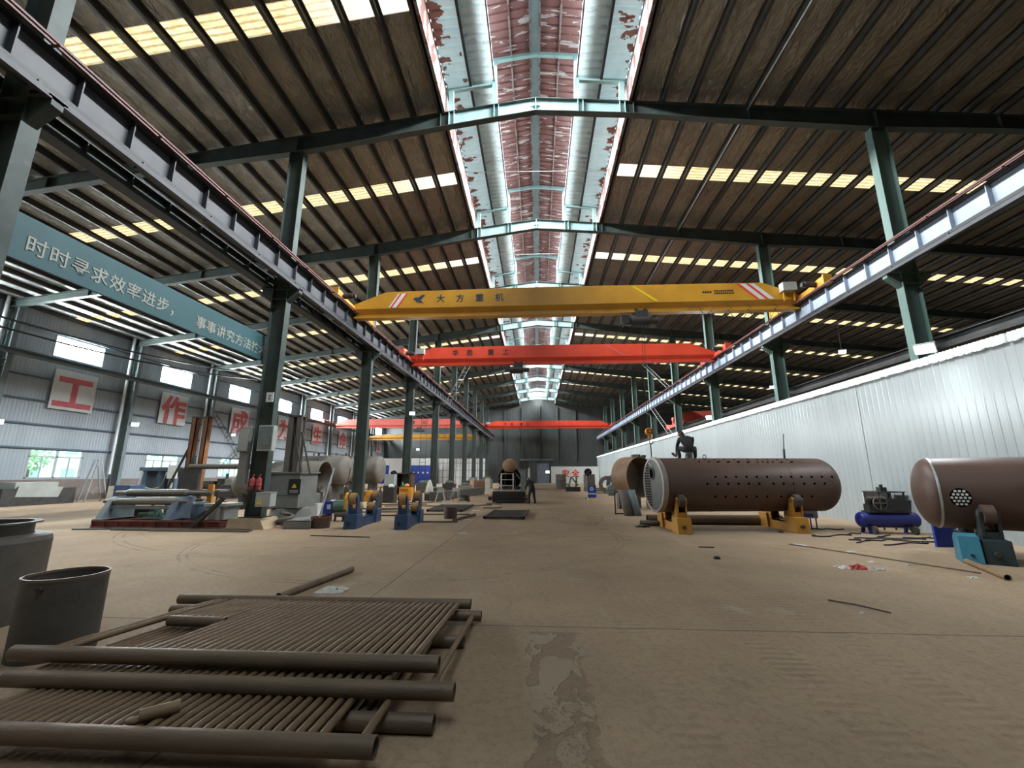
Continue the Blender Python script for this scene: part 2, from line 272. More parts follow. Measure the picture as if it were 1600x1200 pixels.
# ------------------------------------------------------------------ mesh helpers
class MB:
    def __init__(s): s.v = []; s.f = []; s.sm = []; s.mi = []; s.ms = []; s.cur = 0
    def use(s, m):
        if m not in s.ms: s.ms.append(m)
        s.cur = s.ms.index(m); return s
    def add(s, vs, fs, smooth=False):
        o = len(s.v); s.v += [tuple(p) for p in vs]
        for f in fs: s.f.append([i + o for i in f]); s.sm.append(smooth); s.mi.append(s.cur)
        return s
    def box(s, x0, y0, z0, x1, y1, z1):
        vs = [(x, y, z) for x in (x0, x1) for y in (y0, y1) for z in (z0, z1)]
        return s.add(vs, [(0, 1, 3, 2), (4, 6, 7, 5), (0, 4, 5, 1), (2, 3, 7, 6), (0, 2, 6, 4), (1, 5, 7, 3)])
    def bar(s, p0, p1, w, h=None, up=(0, 0, 1)):
        p0, p1 = V(p0), V(p1); h = h or w; d = (p1 - p0).normalized(); u = V(up)
        if abs(d.dot(u)) > .98: u = V((0, 1, 0))
        a = d.cross(u).normalized() * w / 2; b = a.cross(d).normalized() * h / 2
        vs = [q + a * i + b * j for q in (p0, p1) for i in (-1, 1) for j in (-1, 1)]
        return s.add(vs, [(0, 1, 3, 2), (4, 6, 7, 5), (0, 4, 5, 1), (2, 3, 7, 6), (0, 2, 6, 4), (1, 5, 7, 3)])
    def cyl(s, p0, p1, r0, r1=None, n=16, caps=True):
        p0, p1 = V(p0), V(p1); r1 = r0 if r1 is None else r1; d = (p1 - p0).normalized()
        u = V((0, 0, 1)) if abs(d.z) < .95 else V((1, 0, 0)); a = d.cross(u).normalized(); b = a.cross(d)
        rg = lambda p, r: [p + (a * cos(2 * pi * i / n) + b * sin(2 * pi * i / n)) * r for i in range(n)]
        A, B = rg(p0, r0), rg(p1, r1)
        s.add(A + B, [(i, (i + 1) % n, n + (i + 1) % n, n + i) for i in range(n)], True)
        if caps:
            if r0 > 1e-4: s.add(A, [list(range(n))[::-1]])
            if r1 > 1e-4: s.add(B, [list(range(n))])
        return s
    def pipe(s, p0, p1, r, ri, n=20):      # open-ended pipe with wall thickness
        p0, p1 = V(p0), V(p1); d = (p1 - p0).normalized(); u = V((0, 0, 1)) if abs(d.z) < .95 else V((1, 0, 0)); a = d.cross(u).normalized(); b = a.cross(d)
        rg = lambda p, q: [p + (a * cos(2 * pi * i / n) + b * sin(2 * pi * i / n)) * q for i in range(n)]
        A, B, C, D = rg(p0, r), rg(p1, r), rg(p0, ri), rg(p1, ri)
        s.add(A + B, [(i, (i + 1) % n, n + (i + 1) % n, n + i) for i in range(n)], True)
        s.add(C + D, [(i, n + i, n + (i + 1) % n, (i + 1) % n) for i in range(n)], True)
        s.add(A + C, [(i, n + i, n + (i + 1) % n, (i + 1) % n) for i in range(n)])
        return s.add(B + D, [(i, (i + 1) % n, n + (i + 1) % n, n + i) for i in range(n)])
    def tube(s, pts, r, n=8):
        P = [V(p) for p in pts]; rings = []
        for i, p in enumerate(P):
            d = (P[min(i + 1, len(P) - 1)] - P[max(i - 1, 0)]).normalized(); u = V((0, 0, 1)) if abs(d.z) < .9 else V((1, 0, 0))
            a = d.cross(u).normalized(); b = a.cross(d); rings.append([p + (a * cos(2 * pi * k / n) + b * sin(2 * pi * k / n)) * r for k in range(n)])
        vs = [q for g in rings for q in g]; fs = []
        for i in range(len(P) - 1):
            fs += [(i * n + k, i * n + (k + 1) % n, (i + 1) * n + (k + 1) % n, (i + 1) * n + k) for k in range(n)]
        s.add(vs, fs, True); s.add(rings[0], [list(range(n))[::-1]]); return s.add(rings[-1], [list(range(n))])
    def prism(s, poly, ax, a, b):
        m = {'x': lambda p, t: (t, p[0], p[1]), 'y': lambda p, t: (p[0], t, p[1]), 'z': lambda p, t: (p[0], p[1], t)}[ax]
        n = len(poly); vs = [m(p, a) for p in poly] + [m(p, b) for p in poly]
        return s.add(vs, [(i, (i + 1) % n, n + (i + 1) % n, n + i) for i in range(n)] + [list(range(n))[::-1], [n + i for i in range(n)]])
    def lathe(s, prof, org, ax='z', n=32, smooth=True):   # prof: (radius, height); sharp where a point repeats
        m = {'x': lambda c, q, h: (h, c, q), 'y': lambda c, q, h: (c, h, q), 'z': lambda c, q, h: (c, q, h)}[ax]
        for (r0, h0), (r1, h1) in zip(prof[:-1], prof[1:]):
            if (r0, h0) == (r1, h1): continue
            A = [V(m(r0 * cos(2 * pi * i / n), r0 * sin(2 * pi * i / n), h0)) + V(org) for i in range(n)]
            B = [V(m(r1 * cos(2 * pi * i / n), r1 * sin(2 * pi * i / n), h1)) + V(org) for i in range(n)]
            s.add(A + B, [(i, (i + 1) % n, n + (i + 1) % n, n + i) for i in range(n)], smooth)
        return s
    def dome(s, org, R_, L_, ax, sgn, n=32, k=8):          # dished end, smooth in one piece
        m = {'x': lambda c, q, h: (h, c, q), 'z': lambda c, q, h: (c, q, h), 'y': lambda c, q, h: (c, h, q)}[ax]; vs = []; fs = []
        for j in range(k):
            t = pi / 2 * j / k
            vs += [V(m(R_ * cos(t) * cos(2 * pi * i / n), R_ * cos(t) * sin(2 * pi * i / n), sgn * L_ * sin(t))) + V(org) for i in range(n)]
        vs.append(V(m(0, 0, sgn * L_)) + V(org))
        for j in range(k - 1): fs += [(j * n + i, j * n + (i + 1) % n, (j + 1) * n + (i + 1) % n, (j + 1) * n + i) for i in range(n)]
        fs += [((k - 1) * n + i, (k - 1) * n + (i + 1) % n, k * n) for i in range(n)]
        return s.add(vs, fs, True)
    def ball(s, c, r, n=14, m=9):
        r = (r, r, r) if isinstance(r, (int, float)) else r; vs = [(c[0], c[1], c[2] - r[2])]
        for j in range(1, m):
            t = -pi / 2 + pi * j / m; vs += [(c[0] + r[0] * cos(t) * cos(2 * pi * i / n), c[1] + r[1] * cos(t) * sin(2 * pi * i / n), c[2] + r[2] * sin(t)) for i in range(n)]
        vs.append((c[0], c[1], c[2] + r[2])); fs = [(0, 1 + (i + 1) % n, 1 + i) for i in range(n)]
        for j in range(m - 2): fs += [(1 + j * n + i, 1 + j * n + (i + 1) % n, 1 + (j + 1) * n + (i + 1) % n, 1 + (j + 1) * n + i) for i in range(n)]
        e = len(vs) - 1; fs += [(1 + (m - 2) * n + i, 1 + (m - 2) * n + (i + 1) % n, e) for i in range(n)]
        return s.add(vs, fs, True)
    def mesh(s, name, m, off):
        me = bpy.data.meshes.new(name)
        me.from_pydata([(p[0] - off[0], p[1] - off[1], p[2] - off[2]) for p in s.v], [], s.f)
        me.polygons.foreach_set('use_smooth', s.sm)
        for q in (s.ms or [m]): me.materials.append(q)
        if s.ms: me.polygons.foreach_set('material_index', s.mi)
        me.update(); return me
LOCAL = set()
def wloc(o):
    p = V((0, 0, 0))
    while o is not None: p += o.location; o = o.parent
    return p
def is_local(o):
    while o is not None:
        if o.name in LOCAL: return True
        o = o.parent
    return False
def tag(o, label=None, cat=None, group=None, kind=None):
    for k, q in (('label', label), ('category', cat), ('group', group), ('kind', kind)):
        if q: o[k] = q
    return o
def thing(name, label, cat, loc=(0, 0, 0), rz=None, group=None, kind=None):
    o = bpy.data.objects.new(name, None); COL.objects.link(o); o.empty_display_size = .1; o.location = loc
    if rz is not None: o.rotation_euler = (0, 0, rz); LOCAL.add(o.name)
    return tag(o, label, cat, group, kind)
def part(parent, name, mb, m=None, label=None, bev=0):
    off = V((0, 0, 0)) if is_local(parent) else wloc(parent)
    o = bpy.data.objects.new(name, mb.mesh(name, m, off)); COL.objects.link(o); o.parent = parent
    if label: o['label'] = label
    if bev:
        b = o.modifiers.new('edge', 'BEVEL'); b.width = bev; b.segments = 2; b.limit_method = 'ANGLE'; b.angle_limit = R(40)
    return o
def solo(name, label, cat, mb, m=None, loc=(0, 0, 0), group=None, kind=None, bev=0):
    o = bpy.data.objects.new(name, mb.mesh(name, m, loc)); COL.objects.link(o); o.location = loc; tag(o, label, cat, group, kind)
    if bev:
        b = o.modifiers.new('edge', 'BEVEL'); b.width = bev; b.segments = 2; b.limit_method = 'ANGLE'; b.angle_limit = R(40)
    return o
def struct(name, mb, m=None, parent=None):
    if parent: return part(parent, name, mb, m)
    return solo(name, None, None, mb, m, kind='structure')
def dup(root, loc, rz=None, label=None):
    r = root.copy(); COL.objects.link(r); r.location = loc
    if rz is not None: r.rotation_euler = (0, 0, rz)
    if label: r['label'] = label
    for ch in list(root.children):
        c = ch.copy(); COL.objects.link(c); c.parent = r
        for g in list(ch.children):
            d = g.copy(); COL.objects.link(d); d.parent = c
    return r
DG = None
def text_mesh(body, size, mtx, off, wid=1.0, extr=.008, align='LEFT', space=1.0):
    c = bpy.data.curves.new('lettering', 'FONT'); c.body = body; c.size = size; c.extrude = extr; c.offset = off; c.align_x = align; c.space_character = space; c.resolution_u = 3
    t = bpy.data.objects.new('lettering', c); COL.objects.link(t); bpy.context.view_layer.update()
    me = bpy.data.meshes.new_from_object(t.evaluated_get(bpy.context.evaluated_depsgraph_get()))
    bpy.data.objects.remove(t); bpy.data.curves.remove(c)
    me.transform(mtx @ Matrix.Diagonal((wid, 1, 1, 1))); return me
def lettering(parent, name, body, size, origin, face, m, bold=.02, wid=1.0, align='LEFT', space=1.0):
    rot = {'+x': Matrix(((0, 0, 1, 0), (1, 0, 0, 0), (0, 1, 0, 0), (0, 0, 0, 1))), '-y': Matrix.Rotation(pi / 2, 4, 'X')}[face]
    off = V((0, 0, 0)) if is_local(parent) else wloc(parent)
    me = text_mesh(body, size, Matrix.Translation(V(origin) - off) @ rot, bold * size, wid, .006, align, space)
    me.materials.clear(); me.materials.append(m)
    for p in me.polygons: p.material_index = 0
    o = bpy.data.objects.new(name, me); COL.objects.link(o); o.parent = parent; return o
ORD = ['nearest', 'second', 'third', 'fourth', 'fifth', 'sixth', 'seventh', 'eighth', 'ninth', 'tenth', 'eleventh', 'twelfth']

# ------------------------------------------------------------------ the setting
YF = -9.0
struct('floor', MB().box(XL - .3, YF, -.3, XR + .3, YB + .5, 0), m_floor)
struct('ground', MB().box(-90, -40, -.6, XL - .3, 130, -.25), mat('outdoor_ground', (.30, .33, .24), (.24, .28, .18), .9))
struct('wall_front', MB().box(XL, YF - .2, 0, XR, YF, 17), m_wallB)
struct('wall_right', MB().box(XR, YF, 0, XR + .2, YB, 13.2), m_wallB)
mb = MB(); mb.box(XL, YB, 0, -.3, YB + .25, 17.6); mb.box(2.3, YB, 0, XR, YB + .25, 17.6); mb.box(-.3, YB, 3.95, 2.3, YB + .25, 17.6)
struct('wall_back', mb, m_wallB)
for i, x in enumerate((-6.7, -3.1, .5, 4.2, 7.9)):
    struct('trim_%d' % (i + 1), MB().box(x - .13, YB - .3, 4.7, x + .13, YB, zr(x) - .6), m_steel)
struct('trim_6', MB().box(-3.6, YB - .35, 4.55, 3.2, YB - .02, 4.8), m_gbluegrey)
d1 = tag(bpy.data.objects.new('door_1', None), kind='structure'); COL.objects.link(d1); d1.location = (1, YB, 0)
part(d1, 'door_leaf', MB().box(-.3, YB + .12, 0, 2.3, YB + .18, 3.95), mat('blue_grey_door', (.22, .26, .31), (.15, .17, .2), .5))
part(d1, 'door_frame', MB().box(-.45, YB - .06, 0, -.3, YB, 4.05).box(2.3, YB - .06, 0, 2.45, YB, 4.05).box(-.45, YB - .06, 3.95, 2.45, YB, 4.1), m_steel)
# left wall: block plinth, ribbed cladding with window openings
WB = [23.9 + 8.2 * i for i in range(-3, 8)]       # start of each bay's window + 1.4
mb = MB(); plinth = MB().box(XL - .22, YF, 0, XL + .02, YB, 1.42)
struct('baseboard_left', plinth, m_brick)
edges = [YF]
for yb in WB: edges += [yb + 1.4, yb + 4.7]
edges.append(YB)
for a, b in zip(edges[:-1], edges[1:]):
    is_win = any(abs(a - (yb + 1.4)) < .01 for yb in WB)
    for z0, z1 in (((1.42, 1.5), (3.36, 9.5), (10.95, 13.6)) if is_win else ((1.42, 13.6),)):
        mb.box(XL - .1, a, z0, XL, b, z1)
struct('wall_left', mb, m_wallL)
for i, z in enumerate((3.40, 4.9, 6.42, 7.88, 9.35, 11.05)):
    struct('trim_%d' % (7 + i), MB().box(XL, YF, z - .05, XL + .16, YB, z + .05), m_slate)
m_wframe = mat('aluminium_window_frame', (.42, .46, .47), (.34, .37, .38), .45)
m_glass = bpy.data.materials.new('window_glass'); m_glass.use_nodes = True
N = m_glass.node_tree.nodes; L = m_glass.node_tree.links; g_ = N.new('ShaderNodeBsdfGlossy'); g_.inputs['Roughness'].default_value = .05; t_ = N.new('ShaderNodeBsdfTransparent'); t_.inputs[0].default_value = (.86, .97, .96, 1)
x_ = N.new('ShaderNodeMixShader'); x_.inputs[0].default_value = .07; L.new(t_.outputs[0], x_.inputs[1]); L.new(g_.outputs[0], x_.inputs[2]); L.new(x_.outputs[0], N['Material Output'].inputs[0])
k = 0
for yb in WB[1:]:
    a, b = yb + 1.4, yb + 4.7
    for hi in (0, 1):
        k += 1; wn = tag(bpy.data.objects.new('window_%d' % k, None), kind='structure'); COL.objects.link(wn); wn.location = (XL, (a + b) / 2, 9.5 if hi else 1.5)
        x = XL - .06
        if hi:
            part(wn, 'window_pane', MB().box(x - .02, a, 9.5, x, b, 10.95), m_pane)
            part(wn, 'window_frame', MB().box(x, a, 9.5, XL + .02, b, 9.56).box(x, a, 10.89, XL + .02, b, 10.95).box(x, a, 9.5, XL + .02, a + .06, 10.95).box(x, b - .06, 9.5, XL + .02, b, 10.95), m_wframe)
        else:
            f = MB(); c = (a + b) / 2
            for q in (a + .04, c, b - .04): f.box(x - .04, q - .05, 1.5, x + .06, q + .05, 3.36)
            for q in ((a + c) / 2, (b + c) / 2): f.box(x - .03, q - .03, 1.5, x + .04, q + .03, 2.86)
            for z in (1.53, 2.88, 3.33): f.box(x - .04, a, z - .04, x + .06, b, z + .04)
            part(wn, 'window_frame', f, m_wframe)
            part(wn, 'window_pane', MB().box(x - .012, a, 1.5, x, b, 3.36), m_glass)
# what the low windows look out on
bld = thing('outdoor_building', 'pale blue-white building seen through the low windows of the left wall', 'building', (-62, 50, -.25))
part(bld, 'facade', MB().box(-70, 20, -.25, -60, 110, 9), mat('pale_facade', (.80, .86, .88), (.7, .78, .8), .8))
f = MB()
for y in range(23, 108, 4):
    for z in (1, 4.2): f.box(-60.02, y, z, -59.96, y + 1.6, z + 1.5)
part(bld, 'window_rows', f, mat('facade_glass', (.40, .50, .56), (.34, .42, .48), .3))
rnd = random.Random(5)
for i, (tx, ty) in enumerate(((-43, 34), (-40, 50), (-44, 66))):
    t = thing('garden_tree', 'green leafy tree outdoors behind the %s low window of the left wall' % ORD[i], 'tree', (tx, ty, -.25))
    part(t, 'trunk', MB().cyl((tx, ty, -.25), (tx, ty, 2.4), .14, .08, 8), mat('bark', (.16, .11, .07)))
    c = MB()
    for _ in range(260):
        d = V((rnd.gauss(0, 1), rnd.gauss(0, 1), rnd.gauss(0, .8))); d = d.normalized() * rnd.uniform(.6, 1.5); p = V((tx, ty, 3.1)) + d
        q = V((rnd.uniform(-1, 1), rnd.uniform(-1, 1), rnd.uniform(-1, 1))).normalized(); e = q.cross(d).normalized()
        c.add([p, p + q * .22 + e * .1, p + q * .45, p + q * .22 - e * .1], [(0, 1, 2, 3)])
    part(t, 'foliage', c, mat('tree_leaves', (.34, .48, .26), (.26, .40, .2), .7))

# roof: foil lining, purlins and translucent strips are the ceiling's parts
ceil = tag(bpy.data.objects.new('ceiling', None), kind='structure'); COL.objects.link(ceil); ceil.location = (0, 40, 16)
FO = .23                                           # foil above the roof beams
SKY = [YN(n) + 3.57 for n in range(-1, 10)]
def slope(mb, x0, x1, y0, y1, up, th=.03):
    za, zb = zr(x0) + up, zr(x1) + up
    mb.add([(x0, y0, za), (x1, y0, zb), (x1, y1, zb), (x0, y1, za), (x0, y0, za + th), (x1, y0, zb + th), (x1, y1, zb + th), (x0, y1, za + th)],
           [(0, 3, 2, 1), (4, 5, 6, 7), (0, 1, 5, 4), (2, 3, 7, 6), (1, 2, 6, 5), (0, 4, 7, 3)])
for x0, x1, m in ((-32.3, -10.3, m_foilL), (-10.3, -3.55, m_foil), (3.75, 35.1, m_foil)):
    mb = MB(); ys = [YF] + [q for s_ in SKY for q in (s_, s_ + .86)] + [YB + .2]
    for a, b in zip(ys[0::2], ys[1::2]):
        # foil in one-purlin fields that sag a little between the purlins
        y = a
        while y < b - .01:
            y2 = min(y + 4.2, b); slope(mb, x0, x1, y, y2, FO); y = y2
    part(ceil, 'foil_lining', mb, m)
for s_ in SKY:
    for x0, x1 in ((-32.2, -3.55), (3.75, 35.0)):
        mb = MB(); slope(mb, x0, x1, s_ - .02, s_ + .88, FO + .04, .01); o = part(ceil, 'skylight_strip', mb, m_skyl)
px = [-3.72 - 1.09 * i for i in range(27)] + [3.92 + 1.09 * i for i in range(29)]
for x in px:
    z = zr(x); sg = 1 if x > 0 else -1; mb = MB()
    mb.box(x - .012, YF, z + .0, x + .012, YB, z + FO); mb.box(x, YF, z, x + sg * .1, YB, z + .014); mb.box(x - sg * .1, YF, z + FO - .014, x, YB, z + FO)  # flanges widened to stand for the purlin's shadow and foil dip too
    part(ceil, 'purlin', mb, m_purlin)
# ridge vent: outer white sheets, wine-red cap, flashings
rv = tag(bpy.data.objects.new('ceiling_vent', None), kind='structure'); COL.objects.link(rv); rv.location = (.1, 40, 17)
def corr(mb, xa, za, xb, zb, y0, y1, pitch, dep, th=.0):
    y = y0; prof = []
    while y < y1: prof += [(y, 0), (y + pitch * .62, 0), (y + pitch * .70, dep), (y + pitch * .92, dep)]; y += pitch
    vs = []
    for (yy, d) in prof: vs += [(xa, yy, za + d), (xb, yy, zb + d)]
    mb.add(vs, [(2 * i, 2 * i + 1, 2 * i + 3, 2 * i + 2) for i in range(len(prof) - 1)])
V0, V1 = 2.0, YB
for sg in (-1, 1):
    c = .1
    mb = MB(); corr(mb, c + sg * 3.62, 17.13, c + sg * 2.62, 17.245, V0, V1, .32, .085); part(rv, 'side_sheet', mb, m_ventw)
    mb = MB(); corr(mb, c + sg * 2.62, 17.245, c + sg * 1.62, 17.36, V0, V1, .32, .085); part(rv, 'side_sheet', mb, m_venti)
    mb = MB(); corr(mb, c + sg * 2.02, 18.50, c, 18.86, V0, V1, .32, .05); part(rv, 'cap_sheet', mb, m_ventr)
    part(rv, 'flashing', MB().box(c + sg * 3.72, V0, zr(c + sg * 3.7) - .02, c + sg * 3.62, V1, 17.14), m_flash)
    part(rv, 'vent_purlin', MB().box(c + sg * 2.62 - .05, V0, 17.12, c + sg * 2.62 + .05, V1, 17.24), m_gflange)
    part(rv, 'vent_purlin', MB().box(c + sg * 1.66 - .025, V0, 17.30, c + sg * 1.66 + .025, V1, 17.37), m_flash)
    part(rv, 'vent_purlin', MB().box(c + sg * .98 - .03, V0, 18.58, c + sg * .98 + .03, V1, 18.69), m_flash)
    part(rv, 'vent_purlin', MB().box(c + sg * 1.98 - .04, V0, 18.42, c + sg * 1.98 + .04, V1, 18.52), m_flash)
part(rv, 'ridge_purlin', MB().box(-.06, V0, 18.66, .26, V1, 18.82), m_gbluegrey)
part(rv, 'ridge_purlin', MB().box(-.12, V0, 18.64, -.06, V1, 18.82).box(.26, V0, 18.64, .32, V1, 18.82), m_flash)
# roof beams (one per frame), each with its vent frame
def bot(x):
    P = [(-32.2, .42), (-27, .5), (-14.1, .55), (-9.5, .72), (-3.4, .64), (.1, .6), (3.6, .56), (12.75, .74), (17, .6), (27, .5), (35, .42)]
    for (a, da), (b, db) in zip(P[:-1], P[1:]):
        if a <= x <= b: return zr(x) - (da + (db - da) * (x - a) / (b - a))
    return zr(x) - .5
for n in range(1, 10):
    y = YN(n); t = thing('roof_beam', '%s green steel roof beam across the hall, under the ridge vent' % ORD[n - 1], 'beam', (.1, y, 15.8), group='roof beams across the hall')
    for xs in ([-32.2, -27, -20, -14.1, -9.5, -3.4], [3.6, 8.2, 12.75, 17, 27, 35]):
        mb = MB()
        for a, b in zip(xs[:-1], xs[1:]):
            mb.add([(a, y - .011, bot(a)), (b, y - .011, bot(b)), (b, y - .011, zr(b)), (a, y - .011, zr(a)), (a, y + .011, bot(a)), (b, y + .011, bot(b)), (b, y + .011, zr(b)), (a, y + .011, zr(a))], [(0, 1, 2, 3), (7, 6, 5, 4)])
            mb.bar((a, y, bot(a)), (b, y, bot(b)), .26, .024); mb.bar((a, y, zr(a) - .012), (b, y, zr(b) - .012), .26, .024)
        for x in xs[1:-1] + [xs[0] + .3, xs[-1] - .3]: mb.box(x - .012, y - .12, bot(x), x + .012, y + .12, zr(x))
        part(t, 'beam_arm', mb, m_steel)
    mb = MB()
    for a, b in ((-3.4, .1), (.1, 3.6)):
        mb.add([(a, y - .011, bot(a)), (b, y - .011, bot(b)), (b, y - .011, zr(b)), (a, y - .011, zr(a)), (a, y + .011, bot(a)), (b, y + .011, bot(b)), (b, y + .011, zr(b)), (a, y + .011, zr(a))], [(0, 1, 2, 3), (7, 6, 5, 4)])
    for x in (-3.36, -3.16, -1.56, -1.38, .1, 1.76, 1.96, 3.38, 3.58): mb.box(x - .012, y - .12, bot(x), x + .012, y + .12, zr(x))
    for q in (-.16, -.08, .08, .16): mb.add([(.1, y - .1, 15.9 + abs(q)), (.1 + q * 1.6, y - .012, 15.9 + abs(q)), (.1, y - .012, 15.9 + abs(q) + .01)], [(0, 1, 2)])
    part(t, 'ridge_web', mb, m_vent, 'teal web under the ridge vent, daylight painted in')  # daylight falling on this stretch of web is put into its colour
    mb = MB()
    for a, b in ((-3.4, .1), (.1, 3.6)):
        mb.bar((a, y, bot(a)), (b, y, bot(b)), .26, .024); mb.bar((a, y, zr(a) - .012), (b, y, zr(b) - .012), .26, .024)
    part(t, 'ridge_flange', mb, m_steel)
    mb = MB()
    for sg in (-1, 1):
        c = .1; mb.bar((c + sg * 3.38, y, zr(c + sg * 3.3)), (c + sg * 3.42, y, 17.06), .2, .16); mb.bar((c + sg * 1.62, y, zr(c + sg * 1.6)), (c + sg * 1.68, y, 18.38), .2, .16)
        mb.bar((c + sg * 3.66, y, 17.0), (c + sg * 1.66, y, 17.24), .14, .12); mb.bar((c + sg * 1.98, y, 18.36), (c, y, 18.62), .14, .14)
    part(t, 'vent_frame', mb, m_vent, 'pale teal frame of the ridge vent')
# tie wires across the vent, conduit under the roof
for i, y in enumerate((10.2, 18.4, 26.6)):
    solo('tie_wire', 'thin wire stretched across the ridge vent, %s from the camera' % ORD[i], 'wire', MB().tube([(-3.5, y, 16.6), (3.7, y + .5, 16.75)], .014, 6), m_alu, loc=(0, y, 16.6))
mb = MB(); mb.tube([(8.3, 3, 15.35)] + [(8.2, YN(n), 15.42) for n in range(1, 10)] + [(8.2, YB, 15.4)], .035, 8)
solo('conduit_pipe', 'thin grey conduit running under the right roof slope', 'pipe', mb, m_alu, loc=(8.2, 40, 15.4))

# ------------------------------------------------------------------ columns
def hcol(mb, x, y, z0, z1, d=.58, wf=.3, tf=.022, tw=.016):
    mb.box(x - d / 2, y - wf / 2, z0, x - d / 2 + tf, y + wf / 2, z1); mb.box(x + d / 2 - tf, y - wf / 2, z0, x + d / 2, y + wf / 2, z1)
    mb.box(x - d / 2 + tf, y - tw / 2, z0, x + d / 2 - tf, y + tw / 2, z1)
    for z in (z0 + .02, 8.1, 8.48):
        mb.box(x - d / 2 + tf, y - wf / 2 + .01, z, x + d / 2 - tf, y + wf / 2 - .01, z + .02)
    return mb
def column(x, y, side, label, mU, grp):
    t = thing('steel_column', label, 'column', (x, y, 0), group=grp)
    part(t, 'shaft', hcol(MB(), x, y, .34, bot(x)), mU)
    part(t, 'base_block', MB().prism([(x - .68, 0), (x + .62, 0), (x + .45, .34), (x - .62, .34)], 'y', y - .42, y + .5), m_pale, 'pale concrete base block')
    part(t, 'base_plate', MB().box(x - .4, y - .26, .33, x + .4, y + .26, .37), m_dark)
    for sg in (-1, 1):
        a = x + sg * .29; b = a + sg * .42
        part(t, 'corbel', MB().prism([(a, 7.98), (b, 8.34), (b, 8.5), (a, 8.5)], 'y', y - .1, y + .1).box(min(a, b), y - .16, 8.49, max(a, b), y + .16, 8.53), mU)
    return t
for n in range(0, 10):
    column(CL, YN(n) + .05, -1, ('green steel column cut by the upper left corner of the picture' if n == 0 else
           'green steel column with two fire extinguishers and a cabinet, in the left row' if n == 1 else
           '%s green steel column in the left row, counted from the extinguisher column' % ORD[n - 1]), m_steel, 'columns of the left row')
for n in range(1, 10):
    column(CR, YN(n) + .05, 1, '%s green steel column rising behind the white partition on the right' % ORD[n - 1], m_teal, 'columns of the right row')
for n in range(1, 10):
    y = YN(n) + .15; t = thing('wall_column', '%s green column along the left cladding wall' % ORD[n - 1], 'column', (XL + .45, y, 0), group='columns along the left wall')
    part(t, 'shaft', hcol(MB(), XL + .5, y, 0, bot(XL + .6), .6, .28), m_wcol)
    dp = MB().cyl((XL + .35, y - .42, 1.75), (XL + .35, y - .42, 12.35), .10, n=14)
    for z in (4, 6.6, 9.1): dp.cyl((XL + .35, y - .42, z), (XL + .35, y - .42, z + .14), .115, n=14)
    solo('downpipe', '%s white rain pipe down the left cladding wall, beside a green column' % ORD[n - 1], 'pipe', dp, m_pvc, (XL + .35, y - .42, 1.75), 'white rain pipes on the left wall')
for n in (2, 3, 4, 5, 6):
    y = YN(n) + .3; solo('outer_column', '%s dim green column at the far side of the right aisle' % ORD[n - 2], 'column', hcol(MB(), 34.4, y, 0, bot(34.3), .6, .3), m_teal, (34.4, y, 0), 'columns of the far right wall')

# ------------------------------------------------------------------ crane runways
def runway(name, label, x, z0, z1, mweb, stiff, rail=True, face=1, mf=None):
    t = thing(name, label, 'crane runway', (x, 40, z0)); y0, y1 = -6, YB - .4
    mb = MB().box(x - .012, y0, z0 + .1, x + .012, y1, z1)
    y = -5.45
    while y < y1:
        if stiff: mb.box(x - .15, y - .012, z0 + .1, x + .15, y + .012, z1 - .02)
        y += 1.08
    part(t, 'web', mb, mweb)
    part(t, 'flange', MB().box(x - .17, y0, z0, x + .17, y1, z0 + .1), mf or m_gflange); part(t, 'flange', MB().box(x - .17, y0, z1 - .03, x + .17, y1, z1), mf or m_gflange)
    if rail:
        part(t, 'rail', MB().box(x - .035, y0, z1, x + .035, y1, z1 + .07), m_dark)
        mb = MB()
        for k in range(2): mb.box(x + face * (.19 + .1 * k), y0, z1 + .03, x + face * (.235 + .1 * k), y1, z1 + .075)
        y = -5
        while y < y1: mb.box(min(x, x + face * .36), y - .02, z1 - .005, max(x, x + face * .36), y + .02, z1 + .03); y += 2.16
        part(t, 'conductor_rail', mb, m_rail, 'dark red conductor rails')
        mb = MB().box(x + face * .14, y0, z0 - .16, x + face * .24, y1, z0 - .05)
        y = -4.5
        while y < y1: mb.box(min(x, x + face * .22), y - .025, z0 - .14, max(x, x + face * .22), y + .025, z0 + .02); y += 2.05
        part(t, 'cable_tray', mb, m_girder)
    return t
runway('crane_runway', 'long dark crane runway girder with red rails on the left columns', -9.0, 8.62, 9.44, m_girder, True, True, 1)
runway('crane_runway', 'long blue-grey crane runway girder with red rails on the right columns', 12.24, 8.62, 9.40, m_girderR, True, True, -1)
runway('crane_runway', 'aisle-side crane runway girder behind the left columns', -10.02, 8.55, 8.98, m_steel, True, False, face=-1)
runway('crane_runway', 'grey crane runway girder along the left cladding wall', XL + .95, 8.84, 9.14, m_wcol, False, False, mf=m_wcol)
runway('crane_runway', 'crane runway girder in the right aisle, low behind the partition', 13.35, 5.75, 6.15, m_dark, False, False)

